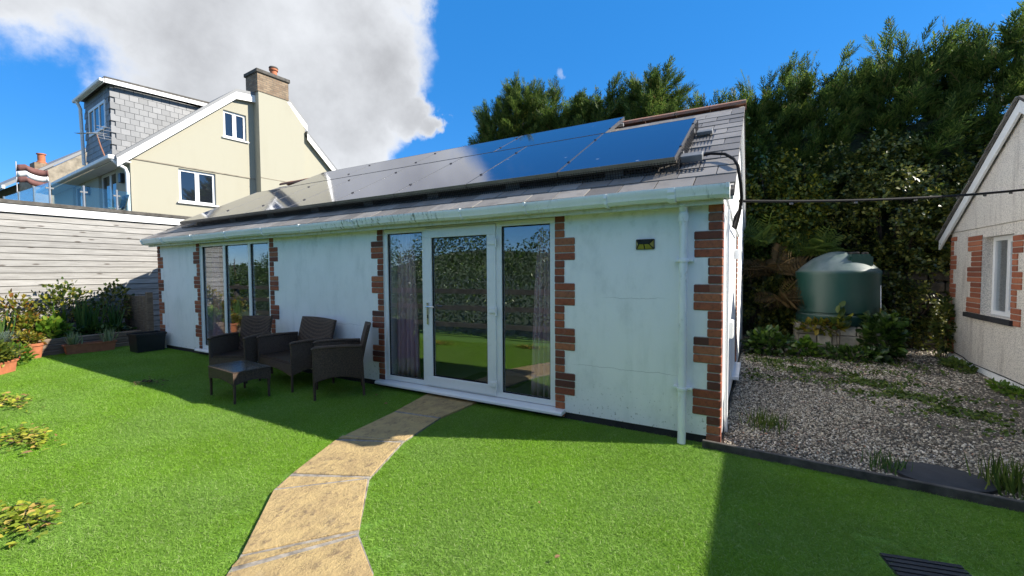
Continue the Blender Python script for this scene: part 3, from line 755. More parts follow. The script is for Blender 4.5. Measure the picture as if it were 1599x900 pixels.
def grass():
    """pile in square mats where the lawn is whole, small tufts along the edges of the path, grate and borders"""
    def blades(n, x, y):
        d = np.stack([rng.normal(size=n) * 0.9, rng.normal(size=n) * 0.9, np.full(n, 0.50)], 1)
        return scatter(*t_blade(0.034, 0.45, 2), np.stack([x, y, np.zeros(n)], 1), d, 0.020 + 0.012 * rng.random(n), flat=np.tile([0, 0, 1.0], (n, 1)), roll=0.35)

    def on_lawn(x, y):
        jx, jy = rng.normal(size=(2,) + x.shape) * 0.011
        return ~inside(PATH, x + jx, y + jy) & ~inside(GRATE, x, y) & (y < np.where(x > -0.35, 3.81 - 0.06 * x, 3.94)) & ~((x < -11.22) & (y > 1.9)) & (y > 0.10 + 0.10 * np.abs(x))
    T = 0.2; mats = []; tufts = []
    for k in range(6):
        n = 3300; mats.append(bpy.data.objects.new('turf_mat', np_mesh('turf_mat', *blades(n, rng.uniform(-T / 2, T / 2, n), rng.uniform(-T / 2, T / 2, n)), 'turf_blade')))
    for k in range(4):
        n = 70; tufts.append(bpy.data.objects.new('turf_tuft', np_mesh('turf_tuft', *blades(n, rng.normal(size=n) * 0.026, rng.normal(size=n) * 0.026), 'turf_blade')))
    gx, gy = np.meshgrid(np.arange(-12.5, 3.3, T) + T / 2, np.arange(0.2, 4.0, T) + T / 2); gx, gy = gx.ravel(), gy.ravel()
    c = [on_lawn(gx + dx, gy + dy) for dx in (-T / 2, 0, T / 2) for dy in (-T / 2, 0, T / 2)]
    whole = np.all(c, 0); part = np.any(c, 0) & ~whole
    P = np.stack([gx[whole], gy[whole], np.zeros(whole.sum())], 1)
    o = gn_scatter('artificial_grass', P, np.ones(len(P)), mats, ('bright green artificial turf pile covering the lawn', 'grass'), tilt=0.0)
    r = o.data.attributes['rt']; v = np.zeros((len(P), 3), np.float32); v[:, 2] = rng.integers(0, 4, len(P)) * (math.pi / 2); r.data.foreach_set('vector', v.ravel())
    m = 48; x = (gx[part][:, None] + rng.uniform(-T / 2, T / 2, (part.sum(), m))).ravel(); y = (gy[part][:, None] + rng.uniform(-T / 2, T / 2, (part.sum(), m))).ravel()
    ok = on_lawn(x, y); x, y = x[ok], y[ok]
    gn_scatter('grass_edge', np.stack([x, y, np.zeros(len(x))], 1), rng.uniform(0.9, 1.05, len(x)), tufts, ('artificial turf pile along the edges of the path and borders', 'grass'), tilt=0.02)


grass()


def gravel():
    kits = []
    for k in range(5):
        bm = bmesh.new(); bmesh.ops.create_icosphere(bm, subdivisions=1, radius=1)
        sx, sy, sz = random.uniform(.9, 1.4), random.uniform(.7, 1), random.uniform(.45, .7)
        for v in bm.verts:
            f = random.uniform(.82, 1.12); v.co = Vector((v.co.x * sx * f, v.co.y * sy * f, v.co.z * sz * f))
        me = bpy.data.meshes.new('gravel_stone'); bm.to_mesh(me); bm.free(); me.materials.append(M['pebble']); kits.append(bpy.data.objects.new('gravel_stone', me))
    P = []; S = []
    for n, y0, y1, s0, s1 in ((40000, 3.8, 6.0, 0.0055, 0.0125), (18000, 6.0, 8.0, 0.008, 0.017), (6000, 8.0, 10.0, 0.010, 0.019)):
        y = rng.uniform(y0, y1, n); x = rng.uniform(-0.22, 3.0, n)
        ok = (x > -0.21 + 0.01 * (y - 4)) & (x < 2.68) & (y > 3.86 - 0.06 * x) & (((x - 1.14) / 0.30) ** 2 + ((y - 3.98) / 0.20) ** 2 > 1)
        thin = np.sin(x * 3.1 + y * 1.3) + np.sin(y * 2.7 - x * 1.9) + 0.6 * np.sin(x * 7 + y * 6) + rng.normal(size=len(x)) * 0.8
        ok &= (thin > -1.6) | (y < 4.6)
        x, y = x[ok], y[ok]; z = np.interp(y, [3.8, 6.5, 10.6], [0.033, 0.053, 0.123]) + rng.random(len(x)) * 0.008
        P.append(np.stack([x, y, z], 1)); S.append(s0 + (s1 - s0) * rng.random(len(x)) ** 1.6)
    gn_scatter('gravel', np.concatenate(P), np.concatenate(S), kits, ('grey and cream loose gravel between the two white houses', 'gravel'), full_rot=True)


gravel()

# ================================================================== ANNEXE
PITCH = math.radians(28); CP, SP = math.cos(PITCH), math.sin(PITCH)
EY, EZ = 3.73, 2.15
SLOPE = 3.36
RY, RZ = EY + SLOPE * CP, EZ + SLOPE * SP
XL, XR = -10.42, -0.13


def roof_pt(x, v, off=0.0):
    return Vector((x, EY + v * CP - off * SP, EZ + v * SP + off * CP))


NB = Vector((0, -SP, CP)); UB = Vector((0, CP, SP)); XB = Vector((1, 0, 0))
YB = 2 * RY - D
annexe = thing('garden_annexe', 'single storey white rendered annexe with brick quoins and slate roof', 'house', (-5.3, 6.6, 0))
GX0, GX1 = -0.24, -0.185


def brick_mesh(w, mat, h=0.064, d=0.10):
    return MB().box(0, w, 0, d, 0, h).mesh('brick', mat, bevel=0.004)


BR = {w: brick_mesh(w, 'red_brick') for w in (0.102, 0.212)}


def quoin(xe, side, courses, z0, parent, start_narrow=True, wn=0.102, ww=0.212):
    """toothed strip on the front wall: xe = straight edge, side = +1 teeth to the right"""
    q = MB()
    for c in range(courses):
        wide = ((c // 3) % 2 == 1) == start_narrow
        w = (ww if wide else wn) - 0.006
        a, b = (xe, xe + side * w); q.box(min(a, b), max(a, b), D - 0.002, D + 0.06, z0 + c * 0.075 + (0.0002 * (c % 2)), z0 + (c + 1) * 0.075 - 0.0001)
    s = q.build('quoin', 'mortar', parent)
    for c in range(courses):
        wide = ((c // 3) % 2 == 1) == start_narrow
        w = ww if wide else wn; x = xe if side > 0 else xe - w
        piece('brick', BR[w], s, (x + random.uniform(-.002, .002), D - 0.010 + random.uniform(-.002, .002), z0 + c * 0.075 + 0.005))
    return s


def annexe_walls():
    WB, WT = 0.07, 2.04
    for a, b in ((-10.43, -8.785), (-6.615, -4.14), (-1.745, -0.24)):
        MB().box(a, b, D, D + 0.24, WB, WT + 0.02).build('front_wall', 'white_render', annexe)
    q = MB()
    for a, b in ((-10.42, -0.25),):
        q.box(a, b, D + 0.012, D + 0.22, -0.02, WB - 0.002)
    q.build('plinth', 'dark_plinth', annexe)
    # gable by the gravel (not quite square to the front)
    zr = RZ - 0.06; ze = EZ + (D - EY) * SP / CP - 0.05
    xa = lambda y: GX0 + (GX1 - GX0) * (y - D) / (YB - D)
    prof = [(D + 0.003, 0.07), (YB, 0.10), (YB, ze), (RY, zr), (D + 0.003, ze)]
    MB().prism([(xa(y), y, z) for y, z in prof], (-0.2, 0, 0)).build('gable_wall', 'white_render', annexe)
    prof = [(D + 0.003, 0.0), (YB, 0.0), (YB, ze), (RY, zr), (D + 0.003, ze)]
    MB().prism([(-10.425, y, z) for y, z in prof], (0.2, 0, 0)).build('gable_wall', 'white_render', annexe)
    MB().box(-10.42, -0.3, YB - 0.2, YB - 0.003, 0, ze).build('rear_wall', 'white_render', annexe)
    MB().box(-10.2, -0.46, D + 0.25, YB - 0.21, 0.03, 0.10).build('room_floor', 'carpet', annexe)
    MB().box(-10.2, -0.46, D + 0.25, YB - 0.21, 2.06, 2.10).build('room_ceiling', 'room_wall', annexe)
    MB().box(-10.2, -0.46, 7.6, 7.65, 0.102, 2.058).build('room_partition', 'room_wall', annexe)
    # quoins
    quoin(-0.236, -1, 27, 0.02, annexe)
    quoin(-10.434, 1, 27, 0.02, annexe)
    quoin(-8.787, -1, 26, 0.09, annexe)
    quoin(-6.613, 1, 26, 0.09, annexe, wn=0.102)
    quoin(-4.142, -1, 26, 0.09, annexe)
    quoin(-1.743, 1, 27, 0.02, annexe)
    # right corner returns on the gable
    qs = MB().box(GX0 - 0.05, GX0 + 0.004, D - 0.001, D + 0.10, 0.02, 2.04).build('quoin', 'mortar', annexe)
    side = MB().box(0, 0.10, 0, 0.10, 0, 0.064).mesh('brick', 'red_brick', bevel=0.004)
    for c in range(27):
        piece('brick', side, qs, (GX0 - 0.088 + random.uniform(-.001, .002), D - 0.0095, 0.025 + c * 0.075))
    # rear opening of the gable: reveal bricks, sill
    op = thing_part = MB().box(xa(6.6) - 0.02, xa(6.6) + 0.006, 6.4, 6.62, 0.25, 1.98).build('quoin', 'mortar', annexe)
    me = MB().box(0, 0.05, 0, 0.20, 0, 0.064).mesh('brick', 'red_brick', bevel=0.004)
    for c in range(23):
        piece('brick', me, op, (xa(6.5) - 0.032, 6.41, 0.255 + c * 0.075))
    MB().box(xa(6) - 0.02, xa(6) + 0.075, 5.75, 6.7, 0.16, 0.20).build('gable_sill', 'white_upvc', annexe, bevel=0.004)
    # corner strip and pipe on the gable
    MB().box(GX0 + 0.005, GX0 + 0.016, D + 0.105, D + 0.20, 0.08, 2.05).build('corner_strip', 'white_upvc', annexe, bevel=0.002)
    MB().tube([(GX0 + 0.035, 4.22, 2.02), (GX0 + 0.035, 4.22, 0.02)], 0.016, 8).build('waste_pipe', 'white_upvc', annexe, smooth=True)
    MB().tube([(GX0 + 0.02, 4.07, 2.14), (GX0 + 0.05, 4.6, 1.96), (GX0 + 0.06, 6.2, 1.92)], 0.014, 8).build('cable_trunking', 'white_upvc', annexe, smooth=True)


annexe_walls()


def annexe_roof():
    roof = MB()
    th = 0.05
    a, b = XL + 0.02, XR - 0.012
    roof.prism([(a, EY + 0.02, EZ - 0.035), (a, RY, RZ - 0.035), (a, RY, RZ - 0.085), (a, EY + 0.02, EZ - 0.085)], (b - a, 0, 0))
    roof.prism([(a, RY + 0.001, RZ - 0.03), (a, 2 * RY - EY, EZ - 0.03), (a, 2 * RY - EY, EZ - 0.085), (a, RY + 0.001, RZ - 0.085)], (b - a, 0, 0))
    R_ = roof.build('roof', 'roof_felt', annexe)
    # slates: real pieces wherever the panels leave them in view
    w, gauge, ln = 0.305, 0.25, 0.44

    def slate_mesh(ww, l, t=0.013):
        mb = MB(); mb.obox((0, 0, 0), XB * (ww / 2 - 0.0045), UB * (l / 2), NB * (t / 2)); return mb.mesh('slate', 'slate')
    full = slate_mesh(w, ln); half = slate_mesh(w / 2, ln); topm = slate_mesh(w, 0.24)
    n = 0
    for r in range(13):
        v0 = r * gauge - 0.03
        x = XR
        first = True
        while x > XL + 0.08:
            ww = w / 2 if (first and r % 2) else w
            xc = x - ww / 2; x -= ww; isf = first; first = False
            show = (v0 < 0.86) or xc > -0.95 or (v0 > 1.8 and xc > -2.1) or xc < -9.55 or v0 > 3.0 and xc < -8.6
            if not show:
                continue
            l = ln if v0 + ln < SLOPE + 0.02 else max(0.15, SLOPE + 0.02 - v0)
            me = half if ww < w else (full if l == ln else topm)
            ll = ln if me is not topm else 0.24
            tilt = 0.032
            p = roof_pt(xc, v0 + ll / 2, 0.004 + 0.012 * ll / ln + random.uniform(-.0015, .002))
            piece('slate', me, R_, p, (-tilt + random.uniform(-.004, .004), random.uniform(-.004, .004), random.uniform(-.005, .005))); n += 1
    # ridge tiles
    ang = []
    for i in range(7):
        t = math.pi * (i / 6); ang.append((0.135 * math.cos(t), 0.085 * math.sin(t)))
    prof = [(0, y, z) for y, z in ang] + [(0, y * 0.82, z * 0.8 - 0.004) for y, z in reversed(ang)]
    rt = MB().prism(prof, (0.445, 0, 0)).mesh('ridge_tile', 'ridge_clay', smooth=30)
    x = XR - 0.445 + 0.005
    k = 0
    while x > XL - 0.3:
        piece('ridge_tile', rt, R_, (x, RY, RZ - 0.012 + random.uniform(-.004, .004)), (0, random.uniform(-.006, .006), 0)); x -= 0.452; k += 1
    # verge mortar
    MB().prism([(XR - 0.09, EY + 0.10, EZ + 0.015), (XR - 0.09, RY, RZ - 0.01), (XR - 0.09, RY, RZ - 0.12), (XR - 0.09, EY + 0.10, EZ - 0.1)], (0.068, 0, 0)).build('verge_board', 'white_paint', annexe)
    MB().prism([(XR - 0.09, 2 * RY - EY - 0.1, EZ + 0.005), (XR - 0.09, RY + 0.002, RZ - 0.035), (XR - 0.09, RY + 0.002, RZ - 0.14), (XR - 0.09, 2 * RY - EY - 0.1, EZ - 0.1)], (0.068, 0, 0)).build('verge_board', 'white_paint', annexe)
    # fascia and soffit
    MB().box(-10.40, GX0 + 0.02, 3.785, 3.807, 2.015, 2.125).build('fascia', 'fascia_cream', annexe, bevel=0.002)
    MB().box(-10.40, GX0 + 0.02, 3.808, D - 0.001, 2.032, 2.045).build('soffit', 'fascia_cream', annexe)
    # gutter: ogee trough
    pr = [(3.782, 2.150), (3.782, 2.075), (3.755, 2.052), (3.700, 2.052), (3.672, 2.075), (3.664, 2.105), (3.650, 2.125), (3.650, 2.152), (3.660, 2.152), (3.660, 2.130), (3.674, 2.108), (3.682, 2.080), (3.704, 2.062), (3.750, 2.062), (3.772, 2.080), (3.772, 2.150)]
    gt = MB(); xs = [-10.37] + list(np.linspace(-9.6, -0.9, 12)) + [-0.172]
    V = []; nP = len(pr)
    for i, x in enumerate(xs):
        sag = 0.006 * math.sin(i * 1.7)
        V += [(x, y, z + sag) for y, z in pr]
    F = [(i * nP + j, (i + 1) * nP + j, (i + 1) * nP + (j + 1) % nP, i * nP + (j + 1) % nP) for i in range(len(xs) - 1) for j in range(nP)]
    F += [tuple(range(nP - 1, -1, -1)), tuple(range((len(xs) - 1) * nP, len(xs) * nP))]
    gut = gt.add(V, F).build('gutter', 'gutter_white', annexe, smooth=35)
    outer = pr[:8]
    off = []
    for (y, z) in outer:
        cy, cz = 3.716, 2.115; off.append((y + (0.009 if y > cy else -0.009), z - 0.008 if z < 2.14 else z + 0.001))

    def clip(x, wd, name='gutter_bracket'):
        MB().prism([(x, y, z) for y, z in off] + [(x, off[-1][0] + 0.014, off[-1][1]), ] + [(x, 3.775, 2.158)], (wd, 0, 0)).build(name, 'gutter_white', gut)
    for x in (-9.55, -8.45, -7.35, -6.35, -5.45, -2.72, -1.95, -1.15):
        clip(x, 0.022)
    for x in (-4.42, -0.62):
        clip(x, 0.055, 'gutter_union')
    clip(-0.195, 0.024, 'gutter_stop')
    clip(-10.372, 0.024, 'gutter_stop')
    # downpipe
    dp = MB().tube([(-0.525, 3.735, 2.06), (-0.525, 3.745, 2.00), (-0.525, 3.80, 1.93), (-0.525, 3.862, 1.87), (-0.525, 3.868, 1.0), (-0.525, 3.868, 0.10), (-0.525, 3.855, 0.01)], 0.034, 14)
    dp = MB().tube([(-0.525, 3.80, 2.05), (-0.525, 3.868, 1.98), (-0.525, 3.868, 1.0), (-0.525, 3.868, 0.10), (-0.525, 3.850, 0.0)], 0.034, 14).build('downpipe', 'gutter_white', annexe, smooth=True)
    for z in (1.56, 0.46):
        MB().tube([(-0.525, 3.868, z), (-0.525, 3.868, z + 0.022)], 0.043, 14).box(-0.60, -0.45, 3.885, 3.944, z + 0.002, z + 0.020).build('pipe_clip', 'gutter_white', dp, smooth=40)
    MB().tube([(-0.525, 3.868, 1.90), (-0.525, 3.868, 1.97)], 0.041, 14).build('pipe_socket', 'gutter_white', dp, smooth=40)


annexe_roof()


def window_unit(parent_root, name, x0, x1, z0, z1, y, mull, mat='white_upvc', fw=0.062, depth=0.07, glass='clear_glazing', label=None):
    """fixed lights side by side; returns the window part"""
    f = MB()
    f.box(x0, x1, y, y + depth, z0, z0 + fw); f.box(x0, x1, y, y + depth, z1 - fw, z1)
    f.box(x0, x0 + fw, y, y + depth, z0 + fw, z1 - fw); f.box(x1 - fw, x1, y, y + depth, z0 + fw, z1 - fw)
    for m in mull:
        f.box(m - 0.036, m + 0.036, y + 0.001, y + depth - 0.001, z0 + fw, z1 - fw)
    w = f.build(name, mat, parent_root, bevel=0.003)
    ed = [x0 + fw] + [q for m in mull for q in (m - 0.036, m + 0.036)] + [x1 - fw]
    for i in range(0, len(ed), 2):
        MB().box(ed[i] - 0.005, ed[i + 1] + 0.005, y + 0.028, y + 0.034, z0 + fw - 0.005, z1 - fw + 0.005).build('pane', glass, w)
        a, b = ed[i], ed[i + 1]
        MB().box(a, a + 0.010, y + 0.016, y + 0.027, z0 + fw, z1 - fw).box(b - 0.010, b, y + 0.016, y + 0.027, z0 + fw, z1 - fw).box(a + .01, b - .01, y + 0.016, y + 0.027, z1 - fw - 0.010, z1 - fw).box(a + .01, b - .01, y + 0.016, y + 0.027, z0 + fw, z0 + fw + 0.010).build('gasket', 'black_rubber', w)
    return w


def annexe_glazing():
    FY = D + 0.012
    w = window_unit(annexe, 'window', -8.783, -6.617, 0.115, 2.03, FY, [-7.985, -7.215])
    MB().prism([(-8.90, D - 0.085, 0.075), (-8.90, D - 0.085, 0.095), (-8.90, D - 0.07, 0.108), (-8.90, D + 0.09, 0.114), (-8.90, D + 0.09, 0.075)], (2.36, 0, 0)).build('window_sill', 'white_upvc', w, bevel=0.003)
    # patio door set
    fr = MB(); x0, x1, z0, z1, fw = -4.138, -1.747, 0.105, 2.032, 0.058
    fr.box(x0, x1, FY, FY + 0.07, z0, z0 + fw); fr.box(x0, x1, FY, FY + 0.07, z1 - fw, z1)
    fr.box(x0, x0 + fw, FY, FY + 0.07, z0 + fw, z1 - fw); fr.box(x1 - fw, x1, FY, FY + 0.07, z0 + fw, z1 - fw)
    for m in (-3.462, -2.42):
        fr.box(m - 0.040, m + 0.040, FY + 0.001, FY + 0.069, z0 + fw, z1 - fw)
    pd = fr.build('patio_door', 'white_upvc', annexe, bevel=0.003)
    for a, b in ((x0 + fw, -3.502), (-2.38, x1 - fw)):
        MB().box(a - .004, b + .004, FY + 0.03, FY + 0.036, z0 + fw - .004, z1 - fw + .004).build('pane', 'clear_glazing', pd)
        MB().box(a, a + 0.010, FY + 0.016, FY + 0.029, z0 + fw, z1 - fw).box(b - 0.010, b, FY + 0.016, FY + 0.029, z0 + fw, z1 - fw).box(a + .01, b - .01, FY + 0.016, FY + 0.029, z1 - fw - 0.010, z1 - fw).box(a + .01, b - .01, FY + 0.016, FY + 0.029, z0 + fw, z0 + fw + 0.010).build('gasket', 'black_rubber', pd)
    lf = MB(); a, b, c, d, sw = -3.452, -2.446, 0.125, 2.005, 0.112; LY = FY - 0.020
    lf.box(a, b, LY, LY + 0.06, c, c + sw); lf.box(a, b, LY, LY + 0.06, d - sw, d); lf.box(a, a + sw, LY, LY + 0.06, c + sw, d - sw); lf.box(b - sw, b, LY, LY + 0.06, c + sw, d - sw)
    leaf = lf.build('door_leaf', 'white_upvc', pd, bevel=0.004)
    MB().box(a + sw - .004, b - sw + .004, LY + 0.028, LY + 0.034, c + sw - .004, d - sw + .004).build('pane', 'clear_glazing', leaf)
    MB().box(a + sw, a + sw + .01, LY + .014, LY + .027, c + sw, d - sw).box(b - sw - .01, b - sw, LY + .014, LY + .027, c + sw, d - sw).box(a + sw + .01, b - sw - .01, LY + .014, LY + .027, d - sw - .01, d - sw).box(a + sw + .01, b - sw - .01, LY + .014, LY + .027, c + sw, c + sw + .01).build('gasket', 'black_rubber', leaf)
    h = MB().tube([(-3.40, LY - 0.002, 1.075), (-3.40, LY - 0.045, 1.075), (-3.385, LY - 0.052, 1.075), (-3.27, LY - 0.048, 1.073)], 0.0095, 8).box(-3.414, -3.386, LY - 0.010, LY - 0.001, 0.86, 1.12)
    h.build('handle', 'chrome', leaf, smooth=40)
    MB().box(-3.408, -3.392, LY - 0.0125, LY - 0.0101, 0.935, 0.975).build('keyhole', 'black_plastic', leaf)
    for z in (1.80, 1.055, 0.24):
        MB().tube([(-2.432, LY - 0.012, z - 0.05), (-2.432, LY - 0.012, z + 0.05)], 0.011, 10).box(-2.53, -2.444, LY - 0.016, LY - 0.001, z - 0.018, z + 0.030).build('hinge', 'white_upvc', leaf, smooth=40, bevel=0)
    MB().prism([(-4.235, D - 0.10, 0.055), (-4.235, D - 0.10, 0.078), (-4.235, D - 0.085, 0.092), (-4.235, D + 0.09, 0.104), (-4.235, D + 0.09, 0.055)], (2.60, 0, 0)).build('door_sill', 'white_upvc', pd, bevel=0.003)


annexe_glazing()


def curtain(label, x0, x1, y, z0, z1, pinch=1.0, folds=7, lean=0.0):
    n, k = folds * 8, 14; V = []; F = []
    for j in range(k + 1):
        t = j / k; wsc = pinch + (1 - pinch) * t ** 0.6
        for i in range(n + 1):
            s = i / n; xc = (x0 + x1) / 2 + lean * (1 - t)
            x = xc + (s - 0.5) * (x1 - x0) * wsc
            V.append((x, y + 0.035 * math.sin(s * folds * 2 * math.pi + 0.5 * t) * (0.6 + 0.4 * t) + 0.012 * math.sin(s * 17), z1 + (z0 - z1) * t))
    for j in range(k):
        for i in range(n):
            a = j * (n + 1) + i; F.append((a, a + 1, a + n + 2, a + n + 1))
    o = MB().add(V, F).build('curtain', 'mauve_cloth', smooth=80)
    md = o.modifiers.new('thickness', 'SOLIDIFY'); md.thickness = 0.004
    tag(o, label, 'curtain', 'mauve curtains inside the annexe')


curtain('mauve curtain inside the left pane of the patio doors', -4.11, -3.70, 4.115, 0.14, 2.02, 0.62, 5)
curtain('mauve curtain at the right edge of the patio doors', -2.12, -1.79, 4.115, 0.13, 2.02, 0.35, 5, 0.02)
curtain('mauve curtain inside the left pane of the side window', -8.76, -8.38, 4.115, 0.14, 2.02, 0.7, 5)
tag(MB().box(-3.25, -2.45, 4.35, 4.85, 0.101, 0.113).build('door_mat', 'door_mat', bevel=0.004), 'dark door mat on the floor just inside the glass door', 'mat')


def wall_light():
    t = thing('solar_wall_light', 'small black solar light with yellowish lenses on the white wall', 'light', (-0.856, D, 1.72))
    c = (-0.856, D - 0.001, 1.724); w, h = 0.082, 0.046
    MB().box(c[0] - w, c[0] + w, D - 0.018, D - 0.001, c[2] - h, c[2] + h).build('housing', 'black_plastic', t, bevel=0.006)
    y0, y1 = D - 0.019, D - 0.052
    A = [(c[0] - w * .92, y0, c[2] + h * .9), (c[0] + w * .92, y0, c[2] + h * .9), (c[0] + w * .92, y0, c[2] - h * .9), (c[0] - w * .92, y0, c[2] - h * .9)]
    Bp = [(c[0] - w * .62, y1, c[2] + h * 0.05), (c[0] + w * .52, y1, c[2] + h * 0.05), (c[0] + w * .50, y1 + .003, c[2] - h * 0.02), (c[0] - w * .60, y1 + .003, c[2] - h * 0.02)]
    MB().add([A[0], A[1], Bp[1], Bp[0]], [(0, 1, 2, 3)]).add([Bp[0], Bp[1], Bp[2], Bp[3]], [(0, 1, 2, 3)]).build('solar_cell', 'dark_cell', t)
    mid_t = ((c[0]) - 0.004, y1 + .003, c[2] - h * 0.02); mid_b = (c[0] - 0.002, y0, c[2] - h * .9)
    ins = 0.004
    MB().add([(Bp[3][0] + ins, Bp[3][1], Bp[3][2]), (mid_t[0] - ins, mid_t[1], mid_t[2]), (mid_b[0] - ins, mid_b[1], mid_b[2]), (A[3][0] + 2 * ins, A[3][1], A[3][2])], [(0, 1, 2, 3)]).build('lens', 'amber_lens', t)
    MB().add([(mid_t[0] + ins, mid_t[1], mid_t[2]), (Bp[2][0] - ins, Bp[2][1], Bp[2][2]), (A[2][0] - 2 * ins, A[2][1], A[2][2]), (mid_b[0] + ins, mid_b[1], mid_b[2])], [(0, 1, 2, 3)]).build('lens', 'amber_lens', t)
    MB().add([(A[0][0], y0, A[0][2] - .008), (Bp[0][0] - .003, y1, Bp[0][2] - .003), (A[3][0], y0, A[3][2] + .008)], [(0, 1, 2)]).build('lens', 'amber_lens', t)
    MB().add([(A[1][0], y0, A[1][2] - .008), (Bp[1][0] + .003, y1, Bp[1][2] - .003), (A[2][0], y0, A[2][2] + .008)], [(0, 1, 2)]).build('lens', 'amber_lens', t)


wall_light()


def gable_bits():
    t = thing('meter_box', 'small white electrical box with an orange switch on the gable wall', 'electrical box', (-0.23, 4.6, 0.9))
    MB().box(-0.232, -0.165, 4.50, 4.72, 0.84, 1.00).build('case', 'white_upvc', t, bevel=0.006)
    MB().box(-0.22, -0.175, 4.78, 4.83, 0.86, 0.95).build('switch', 'orange_plastic', t, bevel=0.004)
    t = MB().box(-0.215, -0.16, 5.85, 5.93, 1.62, 1.74).build('wall_lamp', 'white_upvc', bevel=0.006); tag(t, 'small white fitting high on the gable beside the brick strip', 'light')


gable_bits()

# ------------------------------------------------------------------ solar array
PW, PH, OFF = 1.125, 1.72, 0.15


def solar():
    def panel_mesh(w, h):
        gl = MB().obox((0, 0, 0), XB * (w / 2 - 0.006), UB * (h / 2 - 0.006), NB * 0.012).mesh('glass', 'solar_glass')
        fr = MB()
        for s in (-1, 1):
            fr.obox(NB * -0.012 + XB * (s * (w / 2 - 0.003)), XB * 0.0045, UB * (h / 2), NB * 0.025)
            fr.obox(NB * -0.012 + UB * (s * (h / 2 - 0.003)), XB * (w / 2 - 0.008), UB * 0.0045, NB * 0.0252)
        return gl, fr.mesh('frame', 'panel_edge')
    A = panel_mesh(PW, PH); B = panel_mesh(1.735, 1.06)
    cl = MB().obox((0, 0, 0), XB * 0.012, UB * 0.020, NB * 0.005).mesh('clamp', 'solar_frame', bevel=0.003)
    names = ['rightmost lower', 'second lower', 'third lower', 'fourth lower', 'fifth lower', 'sixth lower', 'seventh lower', 'leftmost lower']
    for i in range(8):
        xc = -0.625 - PW / 2 - i * 1.135; c = roof_pt(xc, 0.42 + PH / 2, OFF)
        t = thing('solar_module', ['rightmost upright solar panel of the lower row, beside bare slates', 'second upright solar panel of the lower row counted from the right', 'third upright solar panel of the lower row counted from the right', 'fourth upright solar panel of the lower row counted from the right',
                                  'fifth upright solar panel of the lower row counted from the right', 'sixth upright solar panel of the lower row, third from the left', 'seventh upright solar panel of the lower row, next to the last on the left', 'leftmost upright solar panel of the lower row, nearest the clad wall'][i], 'solar panel', c, 'solar panels on the annexe roof', local=True)
        piece('glass', A[0], t, (0, 0, 0)); piece('frame', A[1], t, (0, 0, 0))
        for v in (-0.5, 0.5):
            piece('clamp', cl, t, XB * (PW / 2 + 0.006) + UB * v + NB * 0.019)
    for i in range(4):
        xc = -1.735 - 1.735 / 2 - i * 1.745; c = roof_pt(xc, 2.17 + 0.53, OFF)
        t = thing('solar_module', ['rightmost sideways solar panel of the upper row, below the ridge', 'second sideways solar panel of the upper row from the right', 'third sideways solar panel of the upper row from the right', 'leftmost sideways solar panel of the upper row near the cream house'][i], 'solar panel', c, 'solar panels on the annexe roof', local=True)
        piece('glass', B[0], t, (0, 0, 0)); piece('frame', B[1], t, (0, 0, 0))
        for v in (-0.3, 0.3):
            piece('clamp', cl, t, XB * (1.735 / 2 + 0.006) + UB * v + NB * 0.019)
    # rails, hooks, bird mesh
    t = thing('panel_mounting', 'metal rails, hooks and dark bird mesh holding the solar panels', 'mounting frame', roof_pt(-5, 0.5, 0.02))
    for v, a, b in ((0.80, -9.72, -0.60), (1.75, -9.72, -0.60), (2.42, -8.75, -1.70), (3.0, -8.75, -1.70)):
        MB().obox(roof_pt((a + b) / 2, v, OFF - 0.062), XB * ((b - a) / 2), UB * 0.02, NB * 0.022).build('rail', 'alloy', t)
    for i in range(9):
        x = -1.20 - 1.135 * i
        if x < -9.7:
            break
        MB().obox(roof_pt(x, 0.50, 0.05), XB * 0.085, UB * 0.02, NB * 0.045).build('deflector', 'grey_plastic', t, bevel=0.004)
    MB().obox(roof_pt(-0.50, 1.75, 0.06), XB * 0.08, UB * 0.05, NB * 0.02).build('rail_end', 'grey_plastic', t, bevel=0.004)
    MB().obox(roof_pt(-0.52, 0.66, 0.08), XB * 0.10, UB * 0.06, NB * 0.03).build('junction_box', 'grey_plastic', t, bevel=0.006)
    MB().obox(roof_pt(-1.60, 2.35, 0.07), XB * 0.10, UB * 0.05, NB * 0.03).build('rail_end', 'grey_plastic', t, bevel=0.004)
    me = MB()
    x = -9.72
    while x < -0.62:
        me.obox(roof_pt(x, 0.42, 0.068), XB * 0.0024, UB * 0.0016, NB * 0.066); x += 0.026
    for h in (0.02, 0.046, 0.072, 0.098, 0.124):
        me.obox(roof_pt(-5.17, 0.418, h), XB * 4.55, UB * 0.0016, NB * 0.0024)
    v = 0.42
    while v < 2.14:
        me.obox(roof_pt(-0.605, v, 0.068), XB * 0.0016, UB * 0.0024, NB * 0.066); v += 0.026
    for h in (0.02, 0.046, 0.072, 0.098, 0.124):
        me.obox(roof_pt(-0.603, 1.28, h), XB * 0.0016, UB * 0.86, NB * 0.0024)
    # flat dark grid of bars on the slates beside the array
    k = 0
    for v in np.arange(0.36, 2.0, 0.055):
        me.obox(roof_pt(-0.50 + 0.012 * math.sin(k), v, 0.024), XB * 0.10, UB * 0.004, NB * 0.003); k += 1
    for x in np.arange(-0.60, -0.39, 0.033):
        me.obox(roof_pt(x, 1.18, 0.026), XB * 0.003, UB * 0.82, NB * 0.003)
    o = me.build('bird_mesh', 'black_plastic', t)


solar()


